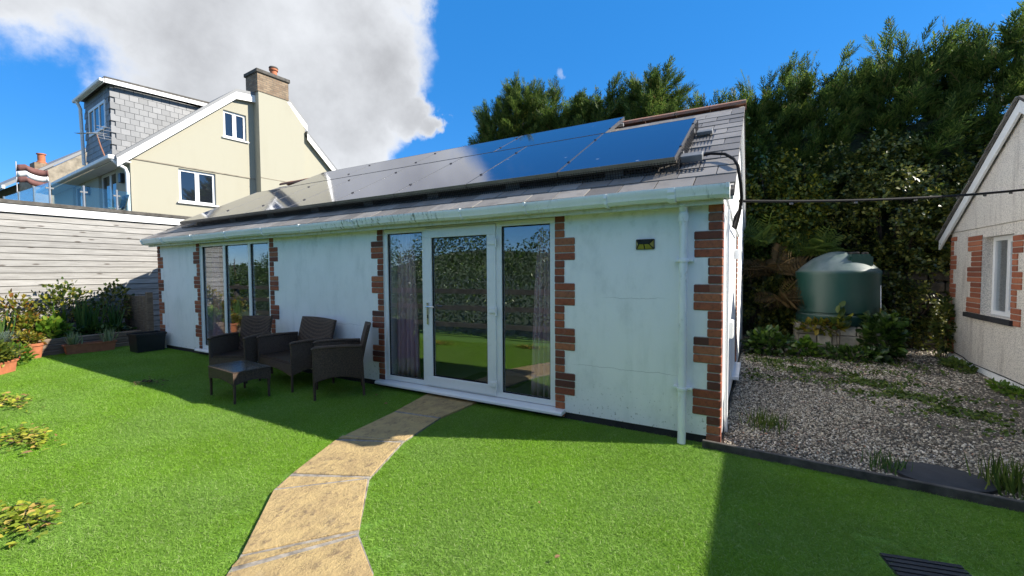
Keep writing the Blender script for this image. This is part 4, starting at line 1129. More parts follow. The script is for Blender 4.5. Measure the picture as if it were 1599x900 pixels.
def cables():
    t = [roof_pt(-0.46, 0.70, 0.07), roof_pt(-0.36, 0.72, 0.075), roof_pt(-0.24, 0.66, 0.07), roof_pt(-0.165, 0.50, 0.06), roof_pt(-0.128, 0.32, 0.05)]
    p = [Vector(q) for q in t] + [Vector((-0.105, 3.94, 2.19)), Vector((-0.098, 3.99, 2.08)), Vector((-0.118, 4.16, 1.97)), Vector((-0.150, 4.3, 1.86)), Vector((-0.17, 4.36, 1.88)), Vector((-0.155, 4.38, 1.97)), Vector((-0.11, 4.32, 2.04))]
    o = MB().tube(p, 0.013, 8).build('roof_conduit', 'black_rubber', smooth=60); tag(o, 'black conduit looping from the solar panels over the roof edge', 'cable')
    a, b = Vector((-0.125, 4.40, 2.112)), Vector((2.66, 6.9, 2.355)); pts = []
    for i in range(21):
        s = i / 20; q = a.lerp(b, s); q.z -= 0.045 * 4 * s * (1 - s); pts.append(q)
    mb = MB().tube(pts, 0.0125, 8)
    c = tag(mb.build('overhead_cable', 'black_rubber', smooth=60), 'black cable strung across the gap between the two white houses', 'cable')
    for s in (3, 7, 11, 14, 16, 18):
        MB().obox(pts[s] + Vector((0, 0, -0.012)), (0.012, 0.010, 0), (-0.004, 0.005, 0), (0, 0, 0.018)).build('cable_tie', 'black_plastic', c)


cables()

# ================================================================== RIGHT-HAND HOUSE
RX = 2.685


def right_house():
    t = thing('pebble_dashed_house', 'white pebble-dashed gable house with small brick framed window', 'house', (4.5, 7.2, 0))
    y0, y1, ry = 5.12, 9.22, 7.17; ze = 2.05; zr = ze + (y1 - ry) * 0.635
    wy0, wy1, wz0, wz1 = 7.38, 8.18, 0.875, 1.905
    gw = MB(); X1 = RX + 0.25
    # gable with a real opening
    gw.prism([(RX, y0, 0.157), (RX, wy0 - 0.002, 0.157), (RX, wy0 - 0.002, 2.04), (RX, y0, 2.04)], (0.25, 0, 0))
    gw.prism([(RX, wy1 + 0.002, 0.157), (RX, y1, 0.157), (RX, y1, 2.04), (RX, wy1 + 0.002, 2.04)], (0.25, 0, 0))
    gw.prism([(RX, wy0, 0.157), (RX, wy1, 0.157), (RX, wy1, wz0), (RX, wy0, wz0)], (0.25, 0, 0))
    gw.prism([(RX, wy0, wz1), (RX, wy1, wz1), (RX, wy1, 2.04), (RX, wy0, 2.04)], (0.25, 0, 0))
    gw.build('gable_wall', 'pebble_dash', t)
    MB().prism([(RX - 0.012, y0, 2.045), (RX - 0.012, y1, 2.045), (RX - 0.012, y1, ze + 0.05), (RX - 0.012, ry, zr), (RX - 0.012, y0, ze + 0.05)], (0.26, 0, 0)).build('gable_peak', 'pebble_dash', t)
    MB().box(RX - 0.03, X1, y0 - 0.02, y1 + 0.01, -0.02, 0.155).build('plinth', 'white_render', t)
    MB().box(RX + 0.05, 8.0, y0, y0 + 0.2, 0, ze).build('front_wall', 'pebble_dash', t)
    MB().box(RX + 0.05, 8.0, y1 - 0.2, y1 - 0.002, 0, ze).build('rear_wall', 'pebble_dash', t)
    MB().box(7.9, 8.1, y0 + 0.21, y1 - 0.21, 0, ze).build('end_wall', 'pebble_dash', t)
    ov = 0.30; k = 0.635
    roof = MB()
    for s, yy in ((1, y1 + ov), (-1, y0 - 0.04)):
        zb = zr + 0.10 - abs(yy - ry) * k
        roof.prism([(RX - 0.085, ry, zr + 0.105), (RX - 0.085, yy, zb + 0.005), (RX - 0.085, yy, zb - 0.030), (RX - 0.085, ry, zr + 0.07)], (5.5, 0, 0))
    rf = roof.build('roof', 'roof_cap', t)
    # slate edges along the verge
    sm = MB().box(-0.06, 0.20, -0.15, 0.15, 0, 0.014).mesh('slate', 'slate')
    for i in range(10):
        y = y1 + ov - 0.10 - 0.235 * i; z = zr + 0.100 - (y - ry) * k
        if y > ry + 0.1:
            piece('slate', sm, rf, (RX - 0.045, y, z + 0.004), (-math.atan(k) + 0.05, 0, 0))
    for s, yy in ((1, y1 + ov - 0.02), (-1, y0 - 0.03)):
        zb = zr + 0.02 - abs(yy - ry) * k
        MB().prism([(RX - 0.075, ry, zr + 0.064), (RX - 0.075, yy, zb + 0.044), (RX - 0.075, yy, zb - 0.100), (RX - 0.075, ry, zr - 0.080)], (0.03, 0, 0)).build('bargeboard', 'white_paint', t, bevel=0.004)
    MB().box(RX - 0.05, 8, y1 + 0.02, y1 + ov - 0.03, ze - 0.02, ze + 0.0).build('soffit', 'white_paint', t)
    # window
    f = MB(); xg = RX + 0.10
    fw = 0.055
    f.box(xg, xg + 0.06, wy0, wy1, wz0, wz0 + fw); f.box(xg, xg + 0.06, wy0, wy1, wz1 - fw, wz1); f.box(xg, xg + 0.06, wy0, wy0 + fw, wz0 + fw, wz1 - fw); f.box(xg, xg + 0.06, wy1 - fw, wy1, wz0 + fw, wz1 - fw)
    ym = 7.76; f.box(xg - 0.004, xg + 0.056, ym - 0.035, ym + 0.035, wz0 + fw, wz1 - fw)
    f.box(xg - 0.014, xg, wy0 + 0.045, ym - 0.03, wz0 + 0.045, wz0 + 0.085).box(xg - 0.014, xg, wy0 + 0.045, ym - 0.03, wz1 - 0.085, wz1 - 0.045)
    w = f.build('window', 'white_upvc', t, bevel=0.003)
    MB().box(xg + 0.025, xg + 0.031, wy0 + fw, ym - 0.035, wz0 + fw, wz1 - fw).build('pane', 'clear_glazing', w)
    MB().box(xg + 0.025, xg + 0.031, ym + 0.035, wy1 - fw, wz0 + fw, wz1 - fw).build('pane', 'clear_glazing', w)
    MB().box(xg + 0.5, xg + 0.52, wy0 - 0.3, wy1 + 0.3, 0.5, 2.0).build('dark_room_sheet', 'black_plastic', w)  # black sheet standing in for the unlit room behind the panes
    bl = MB()
    for i in range(34):
        z = wz0 + 0.08 + i * 0.027; bl.obox((xg + 0.075, (wy0 + ym) / 2, z), (0.010, 0, 0.006), (0, (ym - wy0) / 2 - 0.05, 0), (0, 0, 0.0008))
    bl.build('blind', 'blind_slat', w)
    MB().box(RX - 0.045, RX + 0.16, wy0 - 0.08, wy1 + 0.42, wz0 - 0.075, wz0 - 0.012).build('window_sill', 'dark_plinth', w, bevel=0.004)
    # brick dressings (teeth run along y)

    def teeth(ye, side, n, z0, start_wide, mat='orange_brick', wn=0.11, ww=0.215, reveal=0.10):
        m = MB()
        for c in range(n):
            wide = ((c // 3) % 2 == 0) == start_wide; wd = (ww if wide else wn) - 0.006
            a, b = sorted((ye, ye + side * wd)); m.box(RX - 0.003, RX + 0.05, a, b, z0 + c * 0.072 + 0.0001, z0 + (c + 1) * 0.072 - 0.0001)
        s = m.build('quoin', 'mortar', t)
        for wd in (wn, ww):
            TB[wd] = TB.get(wd) or MB().box(0, 0.115, 0, wd, 0, 0.061).mesh('brick', mat, bevel=0.004)
        for c in range(n):
            wide = ((c // 3) % 2 == 0) == start_wide; wd = ww if wide else wn
            piece('brick', TB[wd], s, (RX - 0.012 + random.uniform(-.002, .002), ye if side > 0 else ye - wd, z0 + c * 0.072 + 0.005))
    TB = {}
    teeth(wy1 + 0.003, 1, 15, wz0 - 0.01, True, wn=0.30, ww=0.42)
    teeth(wy0 - 0.003, -1, 15, wz0 - 0.075, True)
    teeth(y1 + 0.006, -1, 25, 0.18, True, wn=0.10, ww=0.21)
    MB().tube([(RX - 0.02, 9.05, 0.22), (RX - 0.025, 8.6, 0.20), (RX - 0.028, 8.4, 0.165), (RX - 0.028, 7.4, 0.17), (RX - 0.028, 6.9, 0.165)], 0.006, 6).build('wall_wire', 'black_rubber', t)


right_house()


def shadow_block():  # added unseen block; its roof edge casts the straight shadow on the lawn
    t = thing('unseen_shadow_block', 'added flat-roofed white block, unseen beyond the right edge, that shades the lawn', 'shadow_block', (4.2, 0.2, 0))
    MB().box(2.72, 6.0, -5.0, 5.05, -0.02, 2.06).build('wall', 'pebble_dash', t)
    MB().box(2.58, 6.1, -5.1, 5.06, 2.062, 2.20).build('roof', 'white_paint', t, bevel=0.01)


shadow_block()

# ================================================================== CREAM HOUSE
HO = (-15.671, 7.042, 0.0); HR = math.radians(-3.7)


def cream_house():
    t = thing('cream_house', 'tall cream rendered house with chimney breast and slate-hung dormer', 'house', HO, rz=HR, local=True)
    dep = -9.0
    b0, b1 = -1.655, 5.6
    w1 = (-0.49, 0.534, 3.745, 4.793); w2 = (0.82, 1.54, 6.10, 7.005)
    # gable wall in slabs round the two windows
    A = lambda pts: [(0, b, z) for b, z in pts]
    gw = MB(); E = (-0.3, 0, 0)
    gw.prism(A([(b0, 0), (w1[0], 0), (w1[0], 4.86), (b0, 4.86)]), E)
    gw.prism(A([(w1[0], 0), (w1[1], 0), (w1[1], w1[2]), (w1[0], w1[2])]), E)
    gw.prism(A([(w1[0], w1[3]), (w1[1], w1[3]), (w1[1], 4.86), (w1[0], 4.86)]), E)
    gw.prism(A([(w1[1], 0), (b1, 0), (b1, 4.86), (w1[1], 4.86)]), E)
    gw.build('gable_wall', 'cream_render', t)
    up = MB(); E2 = (-0.3, 0, 0); a = 0.015
    U = lambda pts: [(a, b, z) for b, z in pts]
    zl = lambda b: 4.93 + (b - b0) * 0.927
    up.prism(U([(b0, 4.865), (w2[0], 4.865), (w2[0], zl(w2[0])), (b0, 4.93)]), E2)
    up.prism(U([(w2[0], 4.865), (w2[1], 4.865), (w2[1], w2[2]), (w2[0], w2[2])]), E2)
    up.prism(U([(w2[0], w2[3]), (w2[1], w2[3]), (w2[1], 7.58), (1.18, 7.56), (w2[0], zl(w2[0]))]), E2)
    up.prism(U([(w2[1], 4.865), (b1, 4.865), (b1, 5.1), (3.70, 6.85), (3.70, 7.20), (3.05, 7.82), (2.4, 7.75), (w2[1], 7.58)]), E2)
    up.build('upper_gable', 'cream_render', t)
    # chimney breast
    cb = [(1.80, 2.5), (3.44, 2.5), (3.44, 7.08), (2.84, 7.80), (2.84, 7.86), (1.80, 7.86)]
    br = MB().prism([(0.38, b, z) for b, z in cb], (-0.80, 0, 0)).build('chimney_breast', 'cream_render', t)
    MB().box(-0.42, 0.40, 1.77, 2.87, 7.863, 8.50).build('stack', 'stack_brick', br)
    MB().box(-0.47, 0.45, 1.72, 2.92, 8.502, 8.63).build('stack_cap', 'roof_cap', br, bevel=0.015)
    pt = MB().lathe([(0.15, 0), (0.16, 0.05), (0.125, 0.08), (0.115, 0.28), (0.15, 0.30), (0.15, 0.36), (0.09, 0.36)], (0.0, 2.55, 8.63), 16).build('chimney_pot', 'terracotta', br, smooth=40)
    MB().lathe([(0.14, 0.362), (0.16, 0.39), (0.14, 0.43), (0.03, 0.44)], (0.0, 2.55, 8.63), 16).build('pot_cowl', 'roof_cap', pt, smooth=40)
    # roofs
    rf = MB(); X0, X1 = 0.16, dep
    def slab(p, q, th=0.10):
        rf.prism([(X0, p[0], p[1]), (X0, q[0], q[1]), (X0, q[0], q[1] + th), (X0, p[0], p[1] + th)], (X1 - X0, 0, 0))
    slab((-2.0, 4.74), (1.18, 7.68)); slab((1.18, 7.68), (3.05, 7.93)); slab((3.05, 7.93), (3.72, 7.27)); slab((3.72, 6.94), (6.2, 4.55))
    rf.build('roof', 'dark_slate', t)
    bd = MB(); XB0 = 0.125
    def barge(p, q, w=0.24):
        bd.prism([(XB0, p[0], p[1] - 0.004), (XB0, q[0], q[1] - 0.004), (XB0, q[0], q[1] - w), (XB0, p[0], p[1] - w)], (0.035, 0, 0))
    for p, q in (((-1.98, 4.76), (1.18, 7.68)), ((1.185, 7.68), (1.80, 7.76)), ((2.85, 7.90), (3.05, 7.93)), ((3.055, 7.93), (3.72, 7.27)), ((3.72, 6.94), (6.2, 4.55))):
        m_ = MB(); m_.prism([(XB0, p[0], p[1] - 0.004), (XB0, q[0], q[1] - 0.004), (XB0, q[0], q[1] - 0.24), (XB0, p[0], p[1] - 0.24)], (0.035, 0, 0)); m_.build('bargeboard', 'white_paint', t)
    # front wall, gutter, pipe
    fwl = MB(); FB = b0
    op = [(-3.05, -1.30), (-6.2, -4.7)]
    xs = [dep, -6.2, -4.7, -3.05, -1.30, -0.301]
    for i in (0, 2, 4):
        fwl.box(xs[i], xs[i + 1], FB, FB + 0.3, 0, 4.88)
    for a0, a1 in op:
        fwl.box(a0, a1, FB, FB + 0.3, 4.74, 4.88); fwl.box(a0, a1, FB, FB + 0.3, 0, 2.9)
    fwl.build('front_wall', 'grey_wall' if False else 'cream_render', t)
    for a0, a1 in op:
        f = MB(); y = FB + 0.08; z0, z1 = 2.9, 4.74
        f.box(a0, a1, y, y + 0.06, z1 - 0.09, z1); f.box(a0, a0 + 0.09, y, y + 0.06, z0, z1 - 0.09); f.box(a1 - 0.09, a1, y, y + 0.06, z0, z1 - 0.09); m = (a0 + a1) / 2; f.box(m - 0.08, m + 0.08, y, y + 0.06, z0, z1 - 0.09)
        dr = f.build('balcony_door', 'white_upvc', t)
        MB().box(a0 + 0.09, m - 0.08, y + 0.02, y + 0.04, z0, z1 - 0.09).build('pane', 'far_pane', dr); MB().box(m + 0.08, a1 - 0.09, y + 0.02, y + 0.04, z0, z1 - 0.09).build('pane', 'far_pane', dr)
    gt = MB().box(dep, 0.10, -2.16, -2.00, 4.72, 4.84).build('gutter', 'white_paint', t, bevel=0.02)
    MB().box(dep, 0.10, -1.998, -1.66, 4.70, 4.73).build('soffit', 'white_paint', t)
    MB().tube([(0.02, -2.07, 4.73), (0.02, -1.95, 4.62), (0.04, -1.78, 4.52), (0.04, -1.74, 4.4), (0.04, -1.74, 2.9)], 0.045, 10).build('downpipe', 'white_paint', t, smooth=True)
    MB().box(-0.72, -0.52, FB - 0.10, FB - 0.002, 4.20, 4.48).build('wall_lamp', 'black_plastic', t, bevel=0.01)
    MB().box(-4.20, -4.0, FB - 0.10, FB - 0.002, 4.20, 4.48).build('wall_lamp', 'black_plastic', t, bevel=0.01)
    # string course
    MB().box(0.001, 0.024, b0, 1.795, 4.835, 4.862).build('string_course', 'roof_felt' if False else 'rough_stone', t)
    MB().box(0.381, 0.39, 1.795, 3.44, 4.855, 4.875).build('string_course', 'rough_stone', t)
    # windows
    for (p, q, z0, z1), aa in ((w1, -0.06), (w2, -0.045)):
        f = MB(); fw = 0.075; m = (p + q) / 2
        f.box(aa - 0.06, aa, p, q, z0, z0 + fw); f.box(aa - 0.06, aa, p, q, z1 - fw, z1); f.box(aa - 0.06, aa, p, p + fw, z0 + fw, z1 - fw); f.box(aa - 0.06, aa, q - fw, q, z0 + fw, z1 - fw); f.box(aa - 0.06, aa, m - 0.06, m + 0.06, z0 + fw, z1 - fw)
        w = f.build('window', 'white_upvc', t, bevel=0.004)
        for c0, c1 in ((p + fw, m - 0.06), (m + 0.06, q - fw)):
            MB().box(aa - 0.045, aa - 0.03, c0, c1, z0 + fw, z1 - fw).build('pane', 'far_pane', w)
        MB().box(aa - 0.05, 0.07, p - 0.06, q + 0.06, z0 - 0.05, z0 - 0.002).build('window_sill', 'white_paint', w, bevel=0.006)
    # dormer
    da0, da1 = -3.12, -0.60; db0 = -1.90; dzt = 7.03
    core = MB().box(da0, da1 - 0.02, db0 + 0.02, 1.0, 4.95, dzt).build('dormer', 'dark_slate', t)
    sl = MB().box(-0.010, 0.010, -0.150, 0.150, -0.165, 0.165).mesh('slate', 'dark_slate', bevel=0.003)
    nrow = 0
    z = 5.05
    while z < dzt - 0.02:
        bq = db0 + (0.11 if nrow % 2 else 0.0) + 0.11
        while bq < 0.75:
            if z + 0.1 > 4.85 + (bq - b0) * 0.927 - 0.3 and z < dzt - 0.05:
                piece('slate', sl, core, (da1 + 0.004 + random.uniform(0, .003), bq, z), (0, -0.05, 0), (1, 0.72, 0.62))
            bq += 0.222
        z += 0.172; nrow += 1
    sf = MB().box(-0.150, 0.150, -0.010, 0.010, -0.165, 0.165).mesh('slate', 'dark_slate', bevel=0.003)
    z = 5.05; nrow = 0
    while z < dzt - 0.02:
        aq = da1 - 0.11 - (0.11 if nrow % 2 else 0)
        while aq > da0:
            if not (-2.62 < aq < -0.95 and 5.80 < z < 6.68):
                piece('slate', sf, core, (aq, db0 + 0.004, z), (-0.05, 0, 0), (0.72, 1, 0.62))
            aq -= 0.222
        z += 0.172; nrow += 1
    f = MB(); x0, x1, z0, z1 = -2.62, -0.96, 5.83, 6.65; y = db0 - 0.03
    f.box(x0, x1, y, y + 0.06, z0, z0 + 0.08); f.box(x0, x1, y, y + 0.06, z1 - 0.08, z1)
    for m in (x0 + 0.04, x0 + 0.58, x0 + 1.10, x1 - 0.04):
        f.box(m - 0.04, m + 0.04, y + 0.001, y + 0.059, z0 + 0.08, z1 - 0.08)
    w = f.build('dormer_window', 'white_upvc', core)
    MB().box(x0 + 0.08, x1 - 0.08, y + 0.02, y + 0.04, z0 + 0.08, z1 - 0.08).build('pane', 'far_pane', core)
    dr = MB().prism([(da1 + 0.18, db0 - 0.14, dzt + 0.06), (da1 + 0.18, 1.2, dzt + 0.20), (da1 + 0.18, 1.2, dzt + 0.26), (da1 + 0.18, db0 - 0.14, dzt + 0.12)], (da0 - da1 - 0.36, 0, 0)).build('dormer_roof', 'roof_cap', core)
    MB().prism([(da1 + 0.181, db0 - 0.13, dzt - 0.06), (da1 + 0.181, 0.9, dzt + 0.06), (da1 + 0.181, 0.9, dzt + 0.17), (da1 + 0.181, db0 - 0.13, dzt + 0.058)], (0.02, 0, 0)).build('dormer_fascia', 'white_paint', core)
    MB().box(da0 - 0.18, da1 + 0.18, db0 - 0.16, db0 - 0.141, dzt - 0.06, dzt + 0.06).build('dormer_fascia', 'white_paint', core)
    MB().box(da0 - 0.2, da1 + 0.16, db0 - 0.25, db0 - 0.162, dzt - 0.04, dzt + 0.05).build('dormer_gutter', 'white_paint', core, bevel=0.015)
    MB().tube([(da0 + 0.1, db0 - 0.2, dzt - 0.03), (da0 + 0.1, db0 - 0.12, dzt - 0.25), (da0 + 0.1, db0 - 0.09, 5.0)], 0.045, 8).build('dormer_downpipe', 'white_paint', core, smooth=True)


cream_house()


def aerial():
    t = thing('tv_aerial', 'thin metal TV aerial on a bent pole at the cream house eaves', 'aerial', HO, rz=HR, local=True)
    MB().tube([(-0.35, -2.12, 4.86), (-0.50, -2.16, 5.15), (-0.62, -2.2, 5.48)], 0.018, 6).build('pole', 'ridge_clay', t)
    a, b = Vector((-3.3, -2.2, 6.15)), Vector((-0.05, -2.2, 5.42))
    a = Vector((-2.6, -2.2, 5.88))
    boom = MB().tube([a, b], 0.014, 6).build('boom', 'alloy', t)
    el = MB()
    for i in range(15):
        p = a.lerp(b, i / 14); L = 0.07 if i < 8 else 0.09; el.tube([p + Vector((0, -L, 0)), p + Vector((0, L, 0))], 0.006, 5)
    el.build('elements', 'alloy', boom)
    r = MB()
    for k in (-0.16, -0.08, 0.08, 0.16):
        r.tube([b + Vector((0.02 + abs(k) * .4, -0.15, k)), b + Vector((0.02 + abs(k) * .4, 0.15, k))], 0.007, 5)
    r.tube([b + Vector((0.09, 0, 0.18)), b, b + Vector((0.09, 0, -0.18))], 0.008, 5); r.build('reflector', 'alloy', boom)


aerial()

# ================================================================== CLAD WALL AND BALCONY
TX = -12.42


def clad_building():
    t = thing('timber_clad_extension', 'flat-roofed extension clad in weathered horizontal timber boards', 'building', (-14, 3, 0))
    y0, y1 = 1.72, 8.6
    MB().box(-15.2, TX - 0.03, y0, y1, -0.02, 2.70).build('wall', 'dark_plinth', t)
    n = 21; h = 0.128
    z = 2.675 - n * h + 0.0
    bm_ = []
    for k in range(3):
        bm_.append(MB().prism([(0, 0, 0), (0, 0, h - 0.009), (0.014, 0, h - 0.009), (0.026, 0, 0.004), (0.022, 0, 0)], (0, 6.88, 0)).mesh('board', 'weathered_board', bevel=0.0015))
    for i in range(n):
        piece('board', bm_[i % 3], t, (TX - 0.026 + random.uniform(0, .004), y0, z + i * h), (random.uniform(-.0006, .0006), 0, 0))
    MB().box(TX - 0.03, TX + 0.035, y0, y1, 2.69, 2.845).build('fascia', 'white_paint', t)
    MB().box(-15.0, TX + 0.055, y0, y1, 2.847, 2.925).build('roof_edge', 'roof_cap', t, bevel=0.008)
    b = thing('glass_balustrade', 'glass balcony balustrade with steel posts in front of the cream house', 'balustrade', (-14.8, 4, 2.93))
    bx = -14.72; zt = 3.70
    ys = [3.48, 4.08, 4.72]
    for y in ys:
        MB().tube([(bx, y, 2.93), (bx, y, zt + 0.02)], 0.022, 8).box(bx - 0.05, bx + 0.05, y - 0.05, y + 0.05, 2.926, 2.945).build('post', 'alloy', b, smooth=40)
        for z in (3.12, 3.56):
            MB().box(bx - 0.014, bx + 0.014, y - 0.07, y + 0.07, z - 0.018, z + 0.018).build('glass_clamp', 'grey_plastic', b)
    for p, q in zip(ys[:-1], ys[1:]):
        MB().box(bx - 0.006, bx + 0.006, p + 0.04, q - 0.04, 2.99, zt).build('glass_panel', 'balcony_glass', b)
    MB().box(bx - 0.006, bx + 0.006, 4.76, 5.0, 2.99, zt).build('glass_panel', 'balcony_glass', b)
    xs = [bx, -15.9, -17.2, -18.6]
    for p, q in zip(xs[:-1], xs[1:]):
        MB().box(q + 0.04, p - 0.04, 3.474, 3.486, 2.99, zt).build('glass_panel', 'balcony_glass', b)
        MB().tube([(q, 3.48, 2.93), (q, 3.48, zt + 0.02)], 0.022, 8).build('post', 'alloy', b)
    # deck that carries the far part of the balcony
    MB().box(-19.5, -15.2, 2.9, 8.6, 0, 2.925).build('deck', 'roof_cap', t)
    c = thing('balcony_chair', 'dark folding chair on the balcony behind the glass', 'chair', (-15.35, 4.75, 2.93))
    MB().obox((-15.35, 4.85, 3.28), (0.2, 0, 0), (0, 0.18, 0), (0, 0, 0.015)).build('seat', 'grey_plastic', c)
    MB().obox((-15.22, 5.03, 3.48), (0.2, 0, 0), (0, 0.05, 0.20), (0, 0.012, 0)).build('backrest', 'black_plastic', c)
    for dx in (-0.18, 0.18):
        MB().tube([(-15.35 + dx, 4.68, 2.926), (-15.35 + dx, 5.02, 3.4)], 0.012, 6).build('leg', 'alloy', c)
        MB().tube([(-15.35 + dx, 5.05, 2.926), (-15.35 + dx, 4.70, 3.28)], 0.012, 6).build('leg', 'alloy', c)


clad_building()


def far_house():
    t = thing('stone_house', 'distant house with rough stone gable and clay chimney pot', 'house', (-33, 8, 0))
    MB().prism([(-28.5, 6.2, 0), (-28.5, 14, 0), (-28.5, 14, 6.6), (-28.5, 10.4, 9.4), (-28.5, 6.2, 5.9)], (-2.0, 0, 0)).build('gable_wall', 'rough_stone', t)
    MB().prism([(-30.5, 5.7, 5.55), (-30.5, 10.4, 9.35), (-30.5, 10.4, 9.5), (-30.5, 5.7, 5.7)], (-16, 0, 0)).build('roof', 'dark_slate', t)
    MB().box(-46, -30.5, 6.3, 10, 0, 5.9).build('front_wall', 'grey_wall', t)
    MB().box(-46, -30.3, 5.62, 5.72, 5.5, 5.65).build('gutter', 'white_paint', t)
    for x in (-32.5, -35.5):
        w = MB().box(x, x + 1.1, 6.22, 6.32, 4.0, 5.2).build('window', 'white_upvc', t); MB().box(x + .08, x + 1.02, 6.20, 6.215, 4.08, 5.12).build('pane', 'far_pane', w)
    st = MB().box(-33.4, -32.6, 7.2, 7.9, 6.2, 7.35).build('chimney', 'stack_brick', t); MB().lathe([(0.20, 0), (0.20, 0.1), (0.15, 0.15), (0.15, 0.48), (0.19, 0.5), (0.19, 0.55)], (-33.0, 7.55, 7.35), 14).build('chimney_pot', 'terracotta', st, smooth=40)
    f = thing('flag', 'dark red and white striped flag flying on a thin pole', 'flag', (-27.6, 5.55, 3))
    MB().tube([(-27.6, 5.55, 2.9), (-27.6, 5.55, 6.35)], 0.02, 6).build('pole', 'alloy', f)
    def band(z0, z1, mat, nm):
        V = []; F = []
        for j in range(2):
            for i in range(15):
                s = i / 14; V.append((-27.58 + s * 0.35 + 0.04 * math.sin(s * 7), 5.55 + s * 0.85 + 0.07 * math.sin(s * 9 + j * .4), (z0 if j == 0 else z1) + 0.06 * math.sin(s * 6) - 0.10 * s))
        for i in range(14):
            F.append((i, i + 1, i + 16, i + 15))
        o = MB().add(V, F).build(nm, mat, f, smooth=80); md = o.modifiers.new('t', 'SOLIDIFY'); md.thickness = 0.01
    band(5.45, 5.70, 'flag_dark', 'flag_stripe'); band(5.70, 5.94, 'white_paint', 'flag_stripe'); band(5.94, 6.22, 'flag_dark', 'flag_stripe')


far_house()

# ================================================================== TANK
def tank():
    c = (1.22, 9.02); z0 = 0.60
    p = thing('tank_plinth', 'low plinth of stacked pale stone blocks under the green tank', 'plinth', (c[0], c[1], 0.1))
    z = 0.09
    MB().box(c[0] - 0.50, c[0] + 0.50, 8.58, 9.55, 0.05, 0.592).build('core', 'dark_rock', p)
    for r, hs in enumerate((0.17, 0.165, 0.155)):
        x = c[0] - 0.56 + (0.0 if r % 2 else -0.05)
        while x < c[0] + 0.5:
            w = random.choice([0.20, 0.30, 0.36, 0.25]); w = min(w, c[0] + 0.56 - x)
            if w > 0.08:
                MB().box(x + 0.006, x + w - 0.006, 8.50 + random.uniform(-.01, .01), 8.64, z + 0.005, z + hs - 0.004).build('stone_block', 'block_stone', p, bevel=0.010)
            x += w
        for y in (8.66, 9.0, 9.3):
            MB().box(c[0] - 0.57, c[0] - 0.45, y, y + 0.28, z + 0.005, z + hs - 0.004).build('stone_block', 'block_stone', p, bevel=0.01)
            MB().box(c[0] + 0.45, c[0] + 0.57, y, y + 0.28, z + 0.005, z + hs - 0.004).build('stone_block', 'block_stone', p, bevel=0.01)
        z += hs
    t = thing('oil_tank', 'round dark green plastic oil tank with domed pale top', 'tank', (c[0], c[1], z0))
    zt = z + 0.003
    R = 0.575
    prof = [(0.30, 0), (R - 0.03, 0.0), (R - 0.008, 0.02), (R - 0.006, 0.15), (R - 0.028, 0.165), (R - 0.028, 0.19), (R, 0.205), (R + 0.006, 0.5), (R + 0.006, 0.80), (R + 0.012, 0.83), (R + 0.012, 0.87), (R - 0.02, 0.90),
            (R - 0.11, 0.99), (R - 0.24, 1.095), (R - 0.38, 1.165), (0.10, 1.20), (0.02, 1.205)]
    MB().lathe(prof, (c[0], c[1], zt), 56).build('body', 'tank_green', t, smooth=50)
    MB().prism([(c[0] + 0.10, c[1] - 0.42, zt + 0.90), (c[0] + 0.44, c[1] - 0.30, zt + 0.90), (c[0] + 0.36, c[1] - 0.02, zt + 0.90), (c[0] + 0.06, c[1] - 0.10, zt + 0.90)], (0, 0, 0.245)).build('filler_platform', 'tank_green', t, bevel=0.04, seg=2)
    MB().lathe([(0.075, 0), (0.080, 0.01), (0.080, 0.035), (0.065, 0.045)], (c[0] + 0.20, c[1] - 0.12, zt + 1.145), 18).build('filler_cap', 'black_plastic', t, smooth=40)
    MB().lathe([(0.05, 0), (0.05, 0.03), (0.03, 0.04)], (c[0] + 0.34, c[1] - 0.14, zt + 1.145), 14).build('vent_cap', 'black_plastic', t, smooth=40)
    sg = MB().tube([(c[0] + 0.52, c[1] - 0.30, zt + 0.65), (c[0] + 0.53, c[1] - 0.31, zt + 0.20)], 0.007, 6).build('sight_tube', 'white_upvc', t); MB().tube([(c[0] + 0.53, c[1] - 0.31, zt + 0.20), (c[0] + 0.53, c[1] - 0.31, zt + 0.29)], 0.016, 8).build('valve', 'amber_lens', sg)


tank()

# ================================================================== FURNITURE
def arch_panel(a, b, z_lo, z_hi, arch, t, n=8):
    """upright panel between ground points a,b with an arched lower edge; t: thickness vector"""
    a, b = Vector(a), Vector(b); pts = []
    for i in range(n + 1):
        s = i / n; p = a.lerp(b, s); pts.append(Vector((p.x, p.y, z_lo + arch * math.sin(math.pi * s))))
    hi = z_hi if hasattr(z_hi, '__len__') else (z_hi, z_hi)
    pts += [Vector((b.x, b.y, hi[1])), Vector((a.x, a.y, hi[0]))]
    return MB().prism(pts, t)


